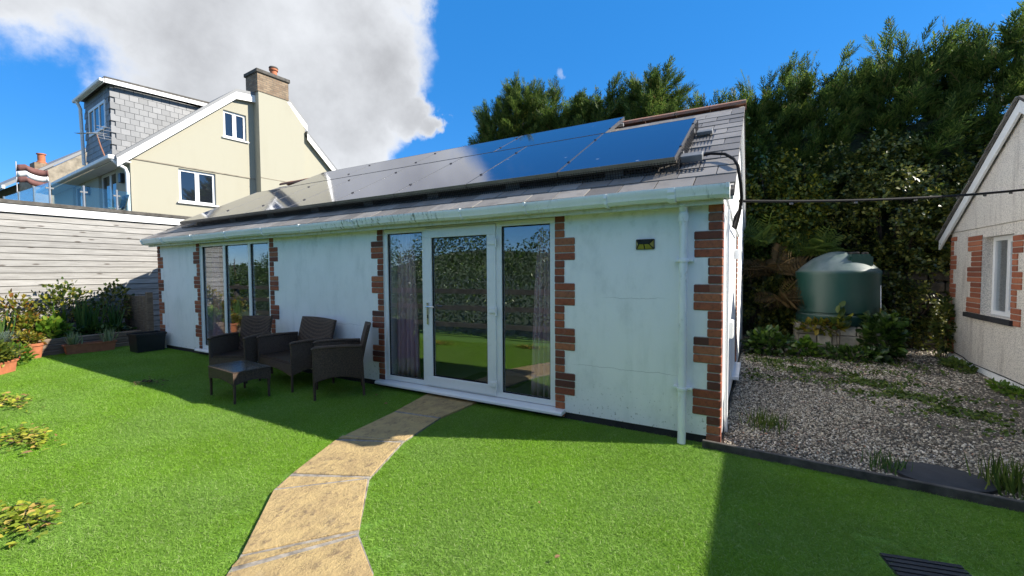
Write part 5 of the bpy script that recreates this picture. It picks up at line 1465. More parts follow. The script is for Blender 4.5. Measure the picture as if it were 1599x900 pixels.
def wicker_seat(name, label, cat, Wd, group):
    t = thing(name, label, cat, group=group, local=True)
    hw, d = Wd / 2, 0.27
    MB().box(-hw + 0.045, hw - 0.045, -d + 0.005, d - 0.02, 0.325, 0.375).build('seat', 'wicker', t, bevel=0.014, seg=2)
    arch_panel((-hw + 0.03, -d, 0), (hw - 0.03, -d, 0), 0.205, 0.345, 0.05, (0, 0.018, 0)).build('front_apron', 'wicker', t)
    for s in (-1, 1):
        x = s * hw
        o = arch_panel((x, -d, 0), (x * 0.985, d, 0), 0.205, (0.605, 0.595), 0.055, (-s * 0.035, 0, 0)).build('arm_panel', 'wicker', t, bevel=0.008)
        MB().tube([(x - s * 0.018, -d - 0.008, 0.595), (x - s * 0.018, -d + 0.02, 0.612), (x - s * 0.018, 0, 0.618), (x * 0.985 - s * 0.018, d, 0.605)], 0.023, 8).build('arm_rail', 'wicker', t, smooth=60)
        MB().tube([(x - s * 0.018, -d + 0.012, 0.0), (x - s * 0.018, -d + 0.012, 0.59)], [0.015, 0.019], 8).build('leg', 'wicker', t, smooth=60)
        MB().tube([(x - s * 0.022, d + 0.015, 0.0), (x - s * 0.022, d - 0.015, 0.58)], [0.015, 0.019], 8).build('leg', 'wicker', t, smooth=60)
    # curved leaning back
    n, k = 12, 8; V = []; F = []
    for j in range(k + 1):
        tt = j / k; z = 0.30 + 0.545 * tt; lean = 0.235 + 0.115 * tt ** 1.3
        for i in range(n + 1):
            s = -1 + 2 * i / n; V.append((s * (hw - 0.035) * (0.97 + 0.015 * tt), lean + 0.030 * (1 - s * s), z + 0.010 * (1 - s * s) * tt))
    for j in range(k):
        for i in range(n):
            q = j * (n + 1) + i; F.append((q, q + 1, q + n + 2, q + n + 1))
    o = MB().add(V, F).build('backrest', 'wicker', t, smooth=80); md = o.modifiers.new('thickness', 'SOLIDIFY'); md.thickness = 0.03; md.offset = 0
    return t


def furniture():
    g = 'dark wicker seats by the annexe wall'
    a = wicker_seat('wicker_armchair', 'dark brown wicker armchair in front of the side window', 'armchair', 0.54, g)
    fl = Vector((-6.40, 2.94, 0)); face = Vector((0.42, -0.907, 0)); right = Vector((-face.y, face.x, 0)) * 1.0
    right = Vector((0.907, 0.42, 0)); c = fl + right * 0.27 - face * 0.27
    a.location = c; a.rotation_euler.z = math.atan2(0.42, 0.907)
    b = wicker_seat('wicker_sofa', 'dark brown wicker two-seat sofa against the white wall', 'sofa', 0.98, g)
    fr = Vector((-4.955, 3.19, 0)); right = Vector((0.990, -0.14, 0)); face = Vector((-0.14, -0.990, 0))
    b.location = fr - right * 0.49 - face * 0.27; b.rotation_euler.z = math.atan2(-0.14, 0.990)
    c_ = copy_tree(a)
    c_['label'] = 'dark brown wicker armchair seen side-on next to the patio doors'
    face = Vector((-0.62, -0.785, 0)).normalized(); right = Vector((-face.y, face.x, 0))  # chair's own right-hand direction (+x local)
    rz = math.atan2(right.y, right.x)
    c_.location = Vector((-4.40, 3.09, 0)) - right * 0.27 - face * 0.27; c_.rotation_euler.z = rz
    t = thing('wicker_table', 'low wicker coffee table with a glass top beside the sofa', 'table', (-5.40, 2.81, 0), rz=-0.09, local=True)
    hx, hy, h = 0.335, 0.205, 0.365
    for s in (-1, 1):
        arch_panel((-hx, s * hy, 0), (hx, s * hy, 0), 0.215, h - 0.012, 0.035, (0, -s * 0.016, 0)).build('apron', 'wicker', t)
        arch_panel((s * hx, -hy + 0.017, 0), (s * hx, hy - 0.017, 0), 0.215, h - 0.012, 0.035, (-s * 0.016, 0, 0)).build('apron', 'wicker', t)
        for u in (-1, 1):
            MB().tube([(s * (hx - 0.018), u * (hy - 0.018), 0), (s * (hx - 0.018), u * (hy - 0.018), h - 0.03)], [0.014, 0.019], 8).build('leg', 'wicker', t, smooth=60)
    MB().box(-hx - .004, hx + .004, -hy - .004, -hy + 0.035, h - 0.010, h).box(-hx - .004, hx + .004, hy - 0.035, hy + .004, h - 0.010, h).box(-hx - .004, -hx + 0.035, -hy + 0.0351, hy - 0.0351, h - 0.010, h).box(hx - 0.035, hx + .004, -hy + 0.0351, hy - 0.0351, h - 0.010, h).build('rim', 'wicker', t)
    MB().box(-hx + 0.036, hx - 0.036, -hy + 0.036, hy - 0.036, h - 0.030, h - 0.022).build('shelf', 'wicker', t)
    MB().box(-hx + 0.01, hx - 0.01, -hy + 0.01, hy - 0.01, h + 0.001, h + 0.007).build('glass_top', 'table_glass', t)


furniture()

# ================================================================== LAWN EDGE, COVERS
tag(MB().prism([(-0.36, 3.835, -0.02), (1.46, 3.735, -0.02), (3.3, 3.635, -0.02), (3.3, 3.67, -0.02), (1.46, 3.77, -0.02), (-0.36, 3.87, -0.02)], (0, 0, 0.085)).build('timber_edging', 'edging_timber', bevel=0.004), 'dark weathered timber board edging the lawn along the gravel', 'edging')
tag(MB().lathe([(0.0, 0), (0.27, 0.0), (0.27, 0.02), (0.25, 0.026), (0.0, 0.026)], (0, 0, 0), 28).build('access_cover', 'drain_iron', smooth=40), 'round dark access cover in the gravel by the timber edging', 'cover')
bpy.data.objects['access_cover'].location = (1.15, 4.0, 0.03); bpy.data.objects['access_cover'].scale = (1.0, 0.75, 1)


def grate():
    t = thing('drain_grate', 'dark slatted drain grate let into the lawn at the lower right', 'grate', (0.8, 2.79, 0))
    c = Vector((0.777, 2.742, 0)); u = Vector((0.334, 0.075, 0)) / 2; w = Vector((0.05, -0.24, 0)) / 2
    MB().obox(c + Vector((0, 0, 0.002)), u * 1.0, w * 1.0, (0, 0, 0.003)).build('tray', 'black_plastic', t)
    for i in range(7):
        s = -0.9 + 1.8 * i / 6; MB().obox(c + w * s + Vector((0, 0, 0.008)), u * 0.97, w * 0.10, (0, 0, 0.003)).build('bar', 'drain_iron', t)


grate()


# ================================================================== PLANTS
def leaf_plant(name, label, cat, c, r, n, size, mat, tmpl=T_LEAF, zmin=0.01, up=0.4, stems=5, group=None, shell=0.3):
    t = thing(name, label, cat, c, group)
    p, d = blob_points(n, (c[0], c[1], c[2] + r[2]), r, shell, c[2] + zmin)
    dd = d + np.array([0, 0, up]) + rng.normal(size=d.shape) * 0.45
    V, F = scatter(*tmpl, p, dd, size * rng.uniform(0.6, 1.25, len(p)), flat=np.tile([0.2, -0.3, 1.0], (len(p), 1)), roll=0.55)
    foliage('leaves', mat, [(V, F)], t)
    mb = MB()
    for i in range(stems):
        a = random.uniform(0, 6.28); q = (c[0] + r[0] * .6 * math.cos(a), c[1] + r[1] * .6 * math.sin(a), c[2] + r[2] * random.uniform(.9, 1.5))
        mb.tube([(c[0] + .02 * math.cos(a), c[1] + .02 * math.sin(a), c[2] - 0.01), ((c[0] + q[0]) / 2, (c[1] + q[1]) / 2, c[2] + r[2] * .6), q], [0.006, 0.005, 0.003], 5)
    mb.build('stems', 'bark', t)
    return t


def blade_plant(name, label, cat, c, n, h, mat, spread=0.45, w=0.035, bend=0.3, rad=0.05, group=None):
    t = thing(name, label, cat, c, group)
    p = np.tile(c, (n, 1)) + np.concatenate([rng.normal(size=(n, 2)) * rad, np.zeros((n, 1))], 1)
    d = np.concatenate([rng.normal(size=(n, 2)) * spread, np.ones((n, 1))], 1)
    fl = -d.copy(); fl[:, 2] = 0.4
    V, F = scatter(*t_blade(w, bend, 5), p, d, h * rng.uniform(0.6, 1.1, n), flat=d * np.array([1, 1, 0]) * 1.5 + np.array([0, 0, 0.35]), roll=0.15)
    foliage('leaves', mat, [(V, F)], t)
    return t


def fern_plant(name, label, c, n, h, mat, spread=0.9, dirbias=(0, 0, 0)):
    t = thing(name, label, 'fern', c)
    p = np.tile(c, (n, 1)) + rng.normal(size=(n, 3)) * 0.04
    d = np.concatenate([rng.normal(size=(n, 2)) * spread, np.ones((n, 1)) * 0.9], 1) + np.array(dirbias)
    V, F = scatter(*t_fern(), p, d, h * rng.uniform(0.65, 1.1, n), flat=np.array([0.1, -0.9, 0.7]) + 0 * p, roll=0.35)
    foliage('fronds', mat, [(V, F)], t)
    return t


SPR = [t_spray(s, 6 + s % 3, 0.020) for s in range(4)]


def conifer(label, x, y, top, R, n, zmin, lean=0.12, leaders=3, name='leylandii_tree'):
    """n: branches; each is a plume of sprays along a curve that leaves the trunk, swings out and turns up"""
    t = thing(name, label, 'tree', (x, y, 0), 'conifer hedge behind the annexe')
    MB().tube([(x, y, -0.03), (x, y, top * 0.4), (x + lean * .5, y, top * 0.75), (x + lean, y, top - 0.3)], [0.16, 0.13, 0.07, 0.015], 8).build('trunk', 'bark', t, smooth=60)
    P_, D_, S_ = [], [], []
    for k in range(n):
        f = (k + random.random()) / n; z0 = zmin - 0.3 + (top - 0.25 - zmin) * f ** 0.80; tt = z0 / top
        a = k * 2.39996 + random.uniform(-.4, .4); o = np.array([math.cos(a), math.sin(a), 0.0])
        ln = R * (1.15 - 0.80 * tt ** 4) * random.uniform(0.75, 1.25); rise = (0.30 + 0.70 * tt ** 3) * random.uniform(0.6, 1.35)
        m = int(9 + 9 * ln); s = 0.22 + 0.78 * rng.random(m) ** 0.8
        base = np.array([x + lean * tt ** 2, y, z0])
        p = base + o * (ln * s)[:, None]; p[:, 2] += ln * rise * s ** 1.8; p[:, 0] += 0.30 * ln * s ** 2
        tan = o * 1.0 + np.zeros((m, 3)); tan[:, 2] = rise * 1.8 * s ** 0.8; tan[:, 0] += 0.3 * s
        sd = np.cross(tan, [0, 0, 1.0]); sd = norm(sd) * rng.choice([-1, 1], m)[:, None]
        d = norm(tan) + sd * (0.60 * (1 - s * 0.7))[:, None] + rng.normal(size=(m, 3)) * 0.20 + np.array([0, 0, 0.12])
        P_.append(p + rng.normal(size=(m, 3)) * 0.025); D_.append(d); S_.append((0.38 + 0.16 * (1 - s)) * rng.uniform(0.75, 1.3, m))
    for k in range(leaders):
        m = 26; s = rng.random(m) ** 0.9; ang = random.uniform(0, 6.28); rr = R * random.uniform(0.25, 0.85) if k else 0.0
        bx, by = x + lean + rr * math.cos(ang), y + rr * math.sin(ang) * 0.6; tz = top - (0 if k == 0 else random.uniform(0.1, 0.75)); zl = tz - random.uniform(1.0, 1.5)
        lx = random.uniform(0.1, 0.55)
        p = np.stack([bx + lx * s ** 1.5 + rng.normal(size=m) * 0.02, by + rng.normal(size=m) * 0.02, zl + (tz - 0.10 - zl) * s], 1)
        aa = rng.random(m) * 6.283; w_ = 1.15 - 0.75 * s
        P_.append(p); D_.append(np.stack([np.cos(aa) * w_ + 0.12, np.sin(aa) * w_, 0.75 + 0.9 * s], 1)); S_.append((0.50 - 0.28 * s) * rng.uniform(0.7, 1.2, m))
    p, d, sc = np.concatenate(P_), np.concatenate(D_), np.concatenate(S_)
    parts = []
    for k, i in enumerate(np.array_split(rng.permutation(len(p)), 4)):
        parts.append(scatter(*SPR[k], p[i], d[i], sc[i], flat=np.array([0, 0, 1.0]) + 0 * d[i], roll=0.6))
    foliage('crown', 'conifer', parts, t)


def trees():
    # peaks that stand above the roof and the shrubs
    conifer('leftmost conifer behind the solar panels, with low drooping branches', -7.05, 11.6, 6.45, 1.05, 95, 3.9, 0.1, 3)
    conifer('tall spired conifer second from the left behind the roof', -6.1, 11.4, 7.1, 0.8, 84, 3.9, 0.0, 3)
    conifer('short conifer third from the left behind the roof', -4.95, 11.4, 6.3, 0.9, 80, 3.9, 0.1, 3)
    conifer('conifer fourth from the left, behind the rightmost upper panel', -3.85, 11.4, 6.25, 0.85, 90, 3.9, 0.1, 3)
    conifer('conifer behind the left end of the clay ridge tiles', -2.55, 11.4, 6.4, 0.85, 90, 3.9, 0.15, 4)
    conifer('conifer behind the right end of the clay ridge tiles', -1.3, 11.5, 5.45, 0.9, 100, 2.8, 0.15, 4)
    conifer('conifer just right of the annexe gable peak', -0.1, 11.6, 5.6, 1.0, 135, 1.8, 0.2, 4)
    conifer('dark conifer above the yellow leaved shrub', 1.1, 11.7, 5.75, 1.05, 135, 1.8, 0.2, 5)
    conifer('dark conifer above the rounded ivy mass', 2.4, 11.7, 5.95, 1.1, 130, 2.0, 0.25, 5)
    conifer('conifer rising behind the gable of the pebble-dashed house', 3.75, 11.6, 6.0, 1.1, 115, 2.4, 0.3, 5)


trees()


def bank():  # bank raised into a tall dark sheet that blocks light behind the shrubs
    b = MB()
    V = []; F = []; nx, nz = 40, 12
    for j in range(nz + 1):
        for i in range(nx + 1):
            x = -0.7 + 5.0 * i / nx; z = -0.02 + 4.3 * j / nz
            V.append((x, 10.45 + 0.16 * z + 0.10 * math.sin(x * 3 + z * 2) + 0.07 * math.sin(x * 7 - z * 5) + random.uniform(-.03, .03), z))
    for j in range(nz):
        for i in range(nx):
            a = j * (nx + 1) + i; F.append((a, a + 1, a + nx + 2, a + nx + 1))
    tag(b.add(V, F).build('bank', 'bank_cover', smooth=60), kind='structure')
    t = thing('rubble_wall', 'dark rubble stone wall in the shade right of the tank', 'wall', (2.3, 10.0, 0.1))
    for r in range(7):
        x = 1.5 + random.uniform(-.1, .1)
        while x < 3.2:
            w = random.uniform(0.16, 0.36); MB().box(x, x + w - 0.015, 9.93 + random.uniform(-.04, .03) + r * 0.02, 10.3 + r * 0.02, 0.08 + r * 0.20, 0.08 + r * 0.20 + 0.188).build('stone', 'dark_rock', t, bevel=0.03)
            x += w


bank()


def shrubs():
    def mass(name, label, c, r, n, size, mat, zmin, shell=0.72, tm=T_SMALL):
        t = thing(name, label, 'shrub', (c[0], c[1], 0.1))
        C, R_ = np.array(c), np.array(r); parts = []; nb = 26
        for q in range(nb):
            u = norm(rng.normal(size=3)); u[1] = -abs(u[1]) if rng.random() < 0.75 else u[1]
            cc = C + u * R_ * rng.uniform(0.45, 0.88); rr = R_ * rng.uniform(0.22, 0.42)
            ns = max(20, int(n / nb / 4.5)); tip, td = blob_points(ns, cc, rr, 0.78, zmin)
            if len(tip) == 0:
                continue
            td = norm(td + rng.normal(size=td.shape) * 0.35 + np.array([0, -0.1, 0.25])); m = 9
            p = np.repeat(tip, m, 0); dd = np.repeat(td, m, 0); s_ = rng.random(len(p)) * 0.20
            side = norm(np.cross(dd, rng.normal(size=dd.shape)))
            parts.append(scatter(*tm, p - dd * s_[:, None] + side * 0.012, dd * 0.55 + side * 0.9, size * rng.uniform(0.55, 1.15, len(p)), flat=dd + np.array([0, -0.2, 0.9]), roll=0.45))
        foliage('foliage', mat, parts, t)
        m = MB()
        for i in range(7):
            a = random.uniform(-1, 1); m.tube([(c[0] + .2 * a, c[1] + 0.1, 0.05), (c[0] + a * r[0] * .4, c[1], c[2] - r[2] * .2), (c[0] + a * r[0] * .8, c[1] - .2, c[2] + r[2] * random.uniform(.2, .7))], [0.03, 0.02, 0.008], 6)
        m.build('stems', 'bark', t)
    mass('ivy_shrub', 'large rounded dark ivy mass behind the green tank', (2.15, 10.35, 2.35), (1.55, 0.95, 1.75), 13000, 0.075, 'ivy_leaf', 0.9)
    mass('ivy_shrub', 'ivy on the hedge beside the pebble-dashed gable, yellowish at the top', (3.75, 11.0, 2.45), (1.0, 0.6, 1.60), 6000, 0.075, 'yellow_leaf', 1.2)
    mass('yellow_shrub', 'yellow-green leafy shrub beside the annexe gable', (0.42, 10.05, 2.75), (0.85, 0.75, 1.20), 6500, 0.085, 'yellow_leaf', 1.3)
    mass('ivy_shrub', 'green climber growing close behind the annexe gable wall', (-0.05, 10.2, 2.1), (0.6, 0.5, 1.9), 3500, 0.095, 'laurel_leaf', 0.1)
    mass('bramble_shrub', 'low dark brambles left of the oil tank', (0.35, 9.75, 1.0), (0.75, 0.5, 0.95), 3800, 0.085, 'ivy_leaf', 0.08)
    mass('bramble_shrub', 'dark undergrowth in the shade right of the oil tank', (2.25, 9.75, 0.7), (0.6, 0.4, 0.75), 2200, 0.07, 'ivy_leaf', 0.08)
    fern_plant('fern', 'bright green fern above the left side of the tank', (0.95, 9.62, 1.75), 20, 0.62, 'fern_leaf', 0.9, (0.2, -0.7, 0.1))
    fern_plant('fern', 'pale fern hanging beside the annexe gable', (0.15, 9.35, 1.95), 14, 0.60, 'fern_leaf', 0.8, (0.1, -0.6, 0))
    fern_plant('fern', 'brown dying fern left of the tank, high on the bank', (0.30, 9.30, 1.45), 18, 0.70, 'dead_fern', 0.8, (0, -0.8, -0.5))
    fern_plant('fern', 'brown dying fern left of the tank, drooping near its base', (0.40, 9.05, 0.95), 16, 0.62, 'dead_fern', 0.7, (0.1, -0.7, -0.6))
    leaf_plant('rhododendron', 'glossy leaved bush growing against the right of the tank plinth', 'bush', (1.72, 8.42, 0.08), (0.26, 0.22, 0.36), 520, 0.13, 'laurel_leaf', T_LEAF, shell=0.35, stems=8)
    leaf_plant('sapling', 'thin yellow-green sapling in front of the tank', 'plant', (1.18, 8.36, 0.08), (0.10, 0.08, 0.42), 120, 0.12, 'yellow_leaf', T_LEAF, zmin=0.5, stems=4)
    leaf_plant('nettle_clump', 'green leafy weed clump by the annexe gable', 'plant', (0.22, 8.2, 0.07), (0.34, 0.28, 0.21), 460, 0.11, 'laurel_leaf', T_LEAF, stems=8)
    leaf_plant('weed_plant', 'small leafy weed at the left foot of the plinth', 'plant', (0.72, 8.30, 0.08), (0.18, 0.14, 0.14), 140, 0.10, 'bright_leaf', T_LEAF)
    leaf_plant('climbing_ivy', 'dark ivy climbing the corner of the pebble-dashed house', 'ivy', (2.58, 9.10, 0.10), (0.10, 0.22, 0.50), 520, 0.075, 'ivy_leaf', T_LEAF, up=0.1)
    leaf_plant('dry_grass_clump', 'bronze weeds trailing over the top of the tank plinth', 'plant', (0.95, 8.48, 0.48), (0.36, 0.08, 0.09), 240, 0.09, 'bronze_leaf', T_LEAF, zmin=-0.05)
    leaf_plant('weed_plant', 'low green weeds along the foot of the tank plinth', 'plant', (1.3, 8.2, 0.08), (0.50, 0.16, 0.10), 380, 0.085, 'laurel_leaf', T_LEAF)
    leaf_plant('fern_weed', 'low feathery weeds along the base of the pebble-dashed wall', 'plant', (2.50, 8.25, 0.07), (0.12, 0.42, 0.055), 300, 0.06, 'fern_leaf', T_LEAF)
    leaf_plant('fern_weed', 'green weeds by the near end of the pebble-dashed wall', 'plant', (2.52, 6.95, 0.06), (0.10, 0.40, 0.045), 260, 0.055, 'bright_leaf', T_LEAF)
    blade_plant('grass_tuft', 'olive grass tuft in the gravel by the annexe corner', 'plant', (0.12, 4.55, 0.035), 130, 0.16, 'fern_leaf', 0.9, 0.03, 0.5, 0.09)
    blade_plant('grass_tuft', 'grassy weed in the gravel beside the timber edging at far right', 'plant', (1.50, 3.98, 0.035), 150, 0.22, 'fern_leaf', 0.6, 0.028, 0.4, 0.08)
    blade_plant('grass_tuft', 'small grass tuft at the left of the round cover', 'plant', (0.86, 3.99, 0.035), 70, 0.13, 'blade_leaf', 0.7, 0.03, 0.4, 0.05)
    # weeds through the gravel, too many and too ragged to count
    n = 3800; tt = rng.random(n); cx = 0.25 + 1.75 * tt; cy = 7.9 - 2.3 * tt
    x = cx + rng.normal(size=n) * 0.22 + 0.12 * np.sin(tt * 17); y = cy + rng.normal(size=n) * 0.28
    x2 = rng.uniform(-0.1, 2.5, 3600); y2 = rng.uniform(6.2, 8.5, 3600)
    keep = np.sin(x2 * 4.1 + 1) + np.sin(y2 * 3.3) + rng.normal(size=3600) * 0.5 > 0.15
    x = np.concatenate([x, x2[keep]]); y = np.concatenate([y, y2[keep]]); ok = x < 2.6; x, y = x[ok], y[ok]
    patch = np.sin(x * 9 + y * 5) + np.sin(y * 11 - x * 3) + rng.normal(size=len(x)) * 0.5 > -0.2; x, y = x[patch], y[patch]
    z = np.interp(y, [3.8, 6.5, 10.6], [0.033, 0.053, 0.123]) + 0.01
    p = np.stack([x, y, z], 1); d = np.concatenate([rng.normal(size=(len(x), 2)), np.full((len(x), 1), 0.6)], 1)
    o = foliage('gravel_weeds', 'fern_leaf', [scatter(*T_LEAF, p, d, rng.uniform(0.02, 0.060, len(x)), flat=np.array([0, 0, 1.0]) + 0 * p, roll=0.4)])
    tag(o, 'scattered green weeds growing through the gravel', 'weeds', kind='stuff')


shrubs()


def bed():
    t = thing('sleeper_wall', 'low retaining wall of old brown timber sleepers round the flower bed', 'retaining wall', (-11.3, 3.1, 0))
    for r in range(3):
        for a, b in ((1.9, 2.95), (2.96, 3.95)):
            MB().box(-11.40 - 0.012 * r + random.uniform(-.01, .01), -11.24 - 0.02 * r, a, b, -0.02 + r * 0.105 + 0.002, -0.02 + (r + 1) * 0.105).build('sleeper', 'old_timber', t, bevel=0.010)
    MB().box(-13, -11.3, 0.9, 1.05, -0.02, 0.28).build('sleeper', 'old_timber', t, bevel=0.01)
    tag(MB().box(TX + 0.03, -11.38, 1.05, 3.93, -0.02, 0.262).build('bed_soil', 'soil'), kind='structure')
    tag(MB().box(-11.38, -9.7, 0.55, 1.45, -0.02, 0.02).build('bed_soil', 'soil'), kind='structure')
    # fence panel and post in the shaded corner
    f = thing('corner_fence', 'short dark timber fence in the shaded corner beside the annexe', 'fence', (-11.2, 4.1, 0))
    for i in range(8):
        MB().box(-12.38 + i * 0.15, -12.245 + i * 0.15, 4.02, 4.045, -0.02, 1.02 + random.uniform(-.02, .02)).build('board', 'old_timber', f, bevel=0.003)
    MB().box(-11.16, -11.06, 3.97, 4.07, -0.02, 1.10).build('post', 'old_timber', f, bevel=0.006)
    # shrubs along the clad wall
    for x, y, r, n, lab, m in ((-12.15, 2.35, (0.22, 0.36, 0.46), 330, 'tall bronze-tinged shrub at the left of the clad wall', 'bronze_leaf'), (-12.12, 3.0, (0.22, 0.46, 0.56), 620, 'dense yellow-green shrub in the middle of the clad wall', 'yellow_leaf'),
                               (-12.05, 3.75, (0.22, 0.34, 0.55), 480, 'dark shrub with reddish twigs at the shaded end of the bed', 'ivy_leaf'), (-12.1, 1.7, (0.22, 0.30, 0.32), 200, 'thin bronze shrub at the left end of the clad wall', 'bronze_leaf')):
        leaf_plant('bed_shrub', lab, 'shrub', (x, y, 0.25), r, n, 0.085, m, T_LEAF, zmin=0.3 if 'dense' in lab else 0.05, stems=9, shell=0.4)
    blade_plant('iris_clump', 'tall sword-leaved iris clump in the middle of the shaded bed', 'plant', (-11.78, 3.22, 0.25), 60, 0.78, 'blade_leaf', 0.28, 0.026, 0.22, 0.07)
    blade_plant('iris_clump', 'sword-leaved iris clump nearest the annexe corner', 'plant', (-11.72, 3.66, 0.25), 44, 0.66, 'blade_leaf', 0.30, 0.026, 0.25, 0.06)
    blade_plant('iris_clump', 'pale green iris tuft at the edge of the sun in the bed', 'plant', (-11.90, 2.86, 0.30), 26, 0.62, 'bright_leaf', 0.20, 0.034, 0.3, 0.04)
    blade_plant('iris_clump', 'sunlit sword-leaved clump at the left edge of the view', 'plant', (-11.5, 1.98, 0.25), 40, 0.62, 'blade_leaf', 0.25, 0.03, 0.2, 0.07)
    leaf_plant('lavender_bush', 'grey-green lavender mound at the left of the bed', 'plant', (-11.35, 1.92, 0.22), (0.32, 0.42, 0.14), 1200, 0.07, 'grey_leaf', ([(0, 0, 0), (0.07, 0.5, 0), (0, 1, 0), (-0.07, 0.5, 0)], [(0, 1, 2), (0, 2, 3)]), up=1.0)
    leaf_plant('leafy_perennial', 'bright yellow-green perennial above the sleepers', 'plant', (-11.55, 2.62, 0.25), (0.22, 0.26, 0.18), 360, 0.12, 'bright_leaf', T_LEAF, up=0.8)
    leaf_plant('bronze_perennial', 'reddish-yellow leaved plant beside the lavender', 'plant', (-11.60, 2.36, 0.28), (0.18, 0.20, 0.26), 260, 0.085, 'bronze_leaf', T_LEAF, up=0.5)
    leaf_plant('ground_cover', 'low dark green plants covering the shaded part of the bed', 'plant', (-11.62, 3.35, 0.25), (0.20, 0.50, 0.09), 700, 0.08, 'laurel_leaf', T_LEAF)
    # pots
    def pot(name, label, c, r0, r1, h):
        q = thing(name, label, 'pot', c)
        MB().lathe([(r0 * 0.5, 0), (r0, 0.0), (r0 + (r1 - r0) * 0.8, h * 0.82), (r1 + 0.008, h * 0.83), (r1 + 0.012, h), (r1 - 0.012, h), (r1 - 0.02, h * 0.88), (0.01, h * 0.88)], c, 28).build('body', 'terracotta', q, smooth=35)
        MB().lathe([(r1 - 0.024, h * 0.885), (r1 * 0.4, h * 0.93), (0.01, h * 0.94)], c, 18).build('soil', 'soil', q)
    pot('terracotta_pot', 'ribbed terracotta pot in front of the sleepers', (-11.13, 2.33, 0), 0.095, 0.135, 0.27)
    leaf_plant('pot_plant', 'trailing yellow and red leaved plant in the ribbed terracotta pot', 'plant', (-11.15, 2.28, 0.23), (0.20, 0.18, 0.12), 240, 0.075, 'bronze_leaf', T_LEAF)
    def trough(name, label, c, ux, uy, hl, hw, h, mat):
        q = thing(name, label, 'planter', c)
        ux, uy = Vector(ux), Vector(uy); C = Vector(c)
        def ring(l, w, z):
            return [C + ux * l * sx + uy * w * sy + Vector((0, 0, z)) for sx, sy in ((-1, -1), (1, -1), (1, 1), (-1, 1))]
        rs = [ring(hl * .90, hw * .84, 0), ring(hl * .97, hw * .95, h * .86), ring(hl * 1.03, hw * 1.07, h * .87), ring(hl * 1.03, hw * 1.07, h), ring(hl * .95, hw * .90, h), ring(hl * .93, hw * .88, h * .82)]
        V = [p for r in rs for p in r]; F = [(3, 2, 1, 0)] + [(i * 4 + j, i * 4 + (j + 1) % 4, (i + 1) * 4 + (j + 1) % 4, (i + 1) * 4 + j) for i in range(5) for j in range(4)]
        MB().add(V, F).build('body', mat, q, bevel=0.008, seg=2)
        r = ring(hl * .935, hw * .885, h * .825); MB().add(r, [(0, 1, 2, 3)]).build('soil', 'soil', q)
    ux = (0.66, 0.75, 0); uy = (-0.75, 0.66, 0)
    ux = (0.10, 0.995, 0); uy = (-0.995, 0.10, 0)
    trough('terracotta_trough', 'long terracotta trough holding two pale spiky plants', (-11.02, 3.05, 0), ux, uy, 0.36, 0.105, 0.185, 'terracotta')
    blade_plant('spider_plant', 'pale spiky spider plant in the left end of the trough', 'plant', (-11.04, 2.83, 0.15), 46, 0.27, 'pale_blade', 0.95, 0.05, 0.55, 0.03)
    blade_plant('spider_plant', 'pale spiky spider plant in the right end of the trough', 'plant', (-11.00, 3.30, 0.15), 46, 0.29, 'pale_blade', 0.95, 0.05, 0.55, 0.03)
    trough('terracotta_trough', 'terracotta trough at the left edge of the view overflowing with plants', (-9.72, 1.60, 0), (0.75, -0.66, 0), (0.66, 0.75, 0), 0.34, 0.12, 0.19, 'terracotta')
    leaf_plant('pot_plant', 'yellow-green bushy plant spilling from the left trough', 'plant', (-9.85, 1.66, 0.15), (0.30, 0.22, 0.16), 560, 0.08, 'yellow_leaf', T_LEAF, up=0.6)
    leaf_plant('flowering_plant', 'small red flowers among the pots at the left edge', 'plant', (-10.3, 1.98, 0.12), (0.20, 0.12, 0.16), 16, 0.035, 'red_flower', T_LEAF)
    leaf_plant('pot_plant', 'mixed green plants between the pots and the bed', 'plant', (-10.6, 2.0, 0.0), (0.34, 0.20, 0.16), 520, 0.075, 'bright_leaf', T_LEAF)
    trough('black_planter', 'rectangular black plastic planter at the corner of the annexe', (-10.18, 3.63, 0), (0, 1, 0), (-1, 0, 0), 0.235, 0.20, 0.36, 'black_tub')


bed()


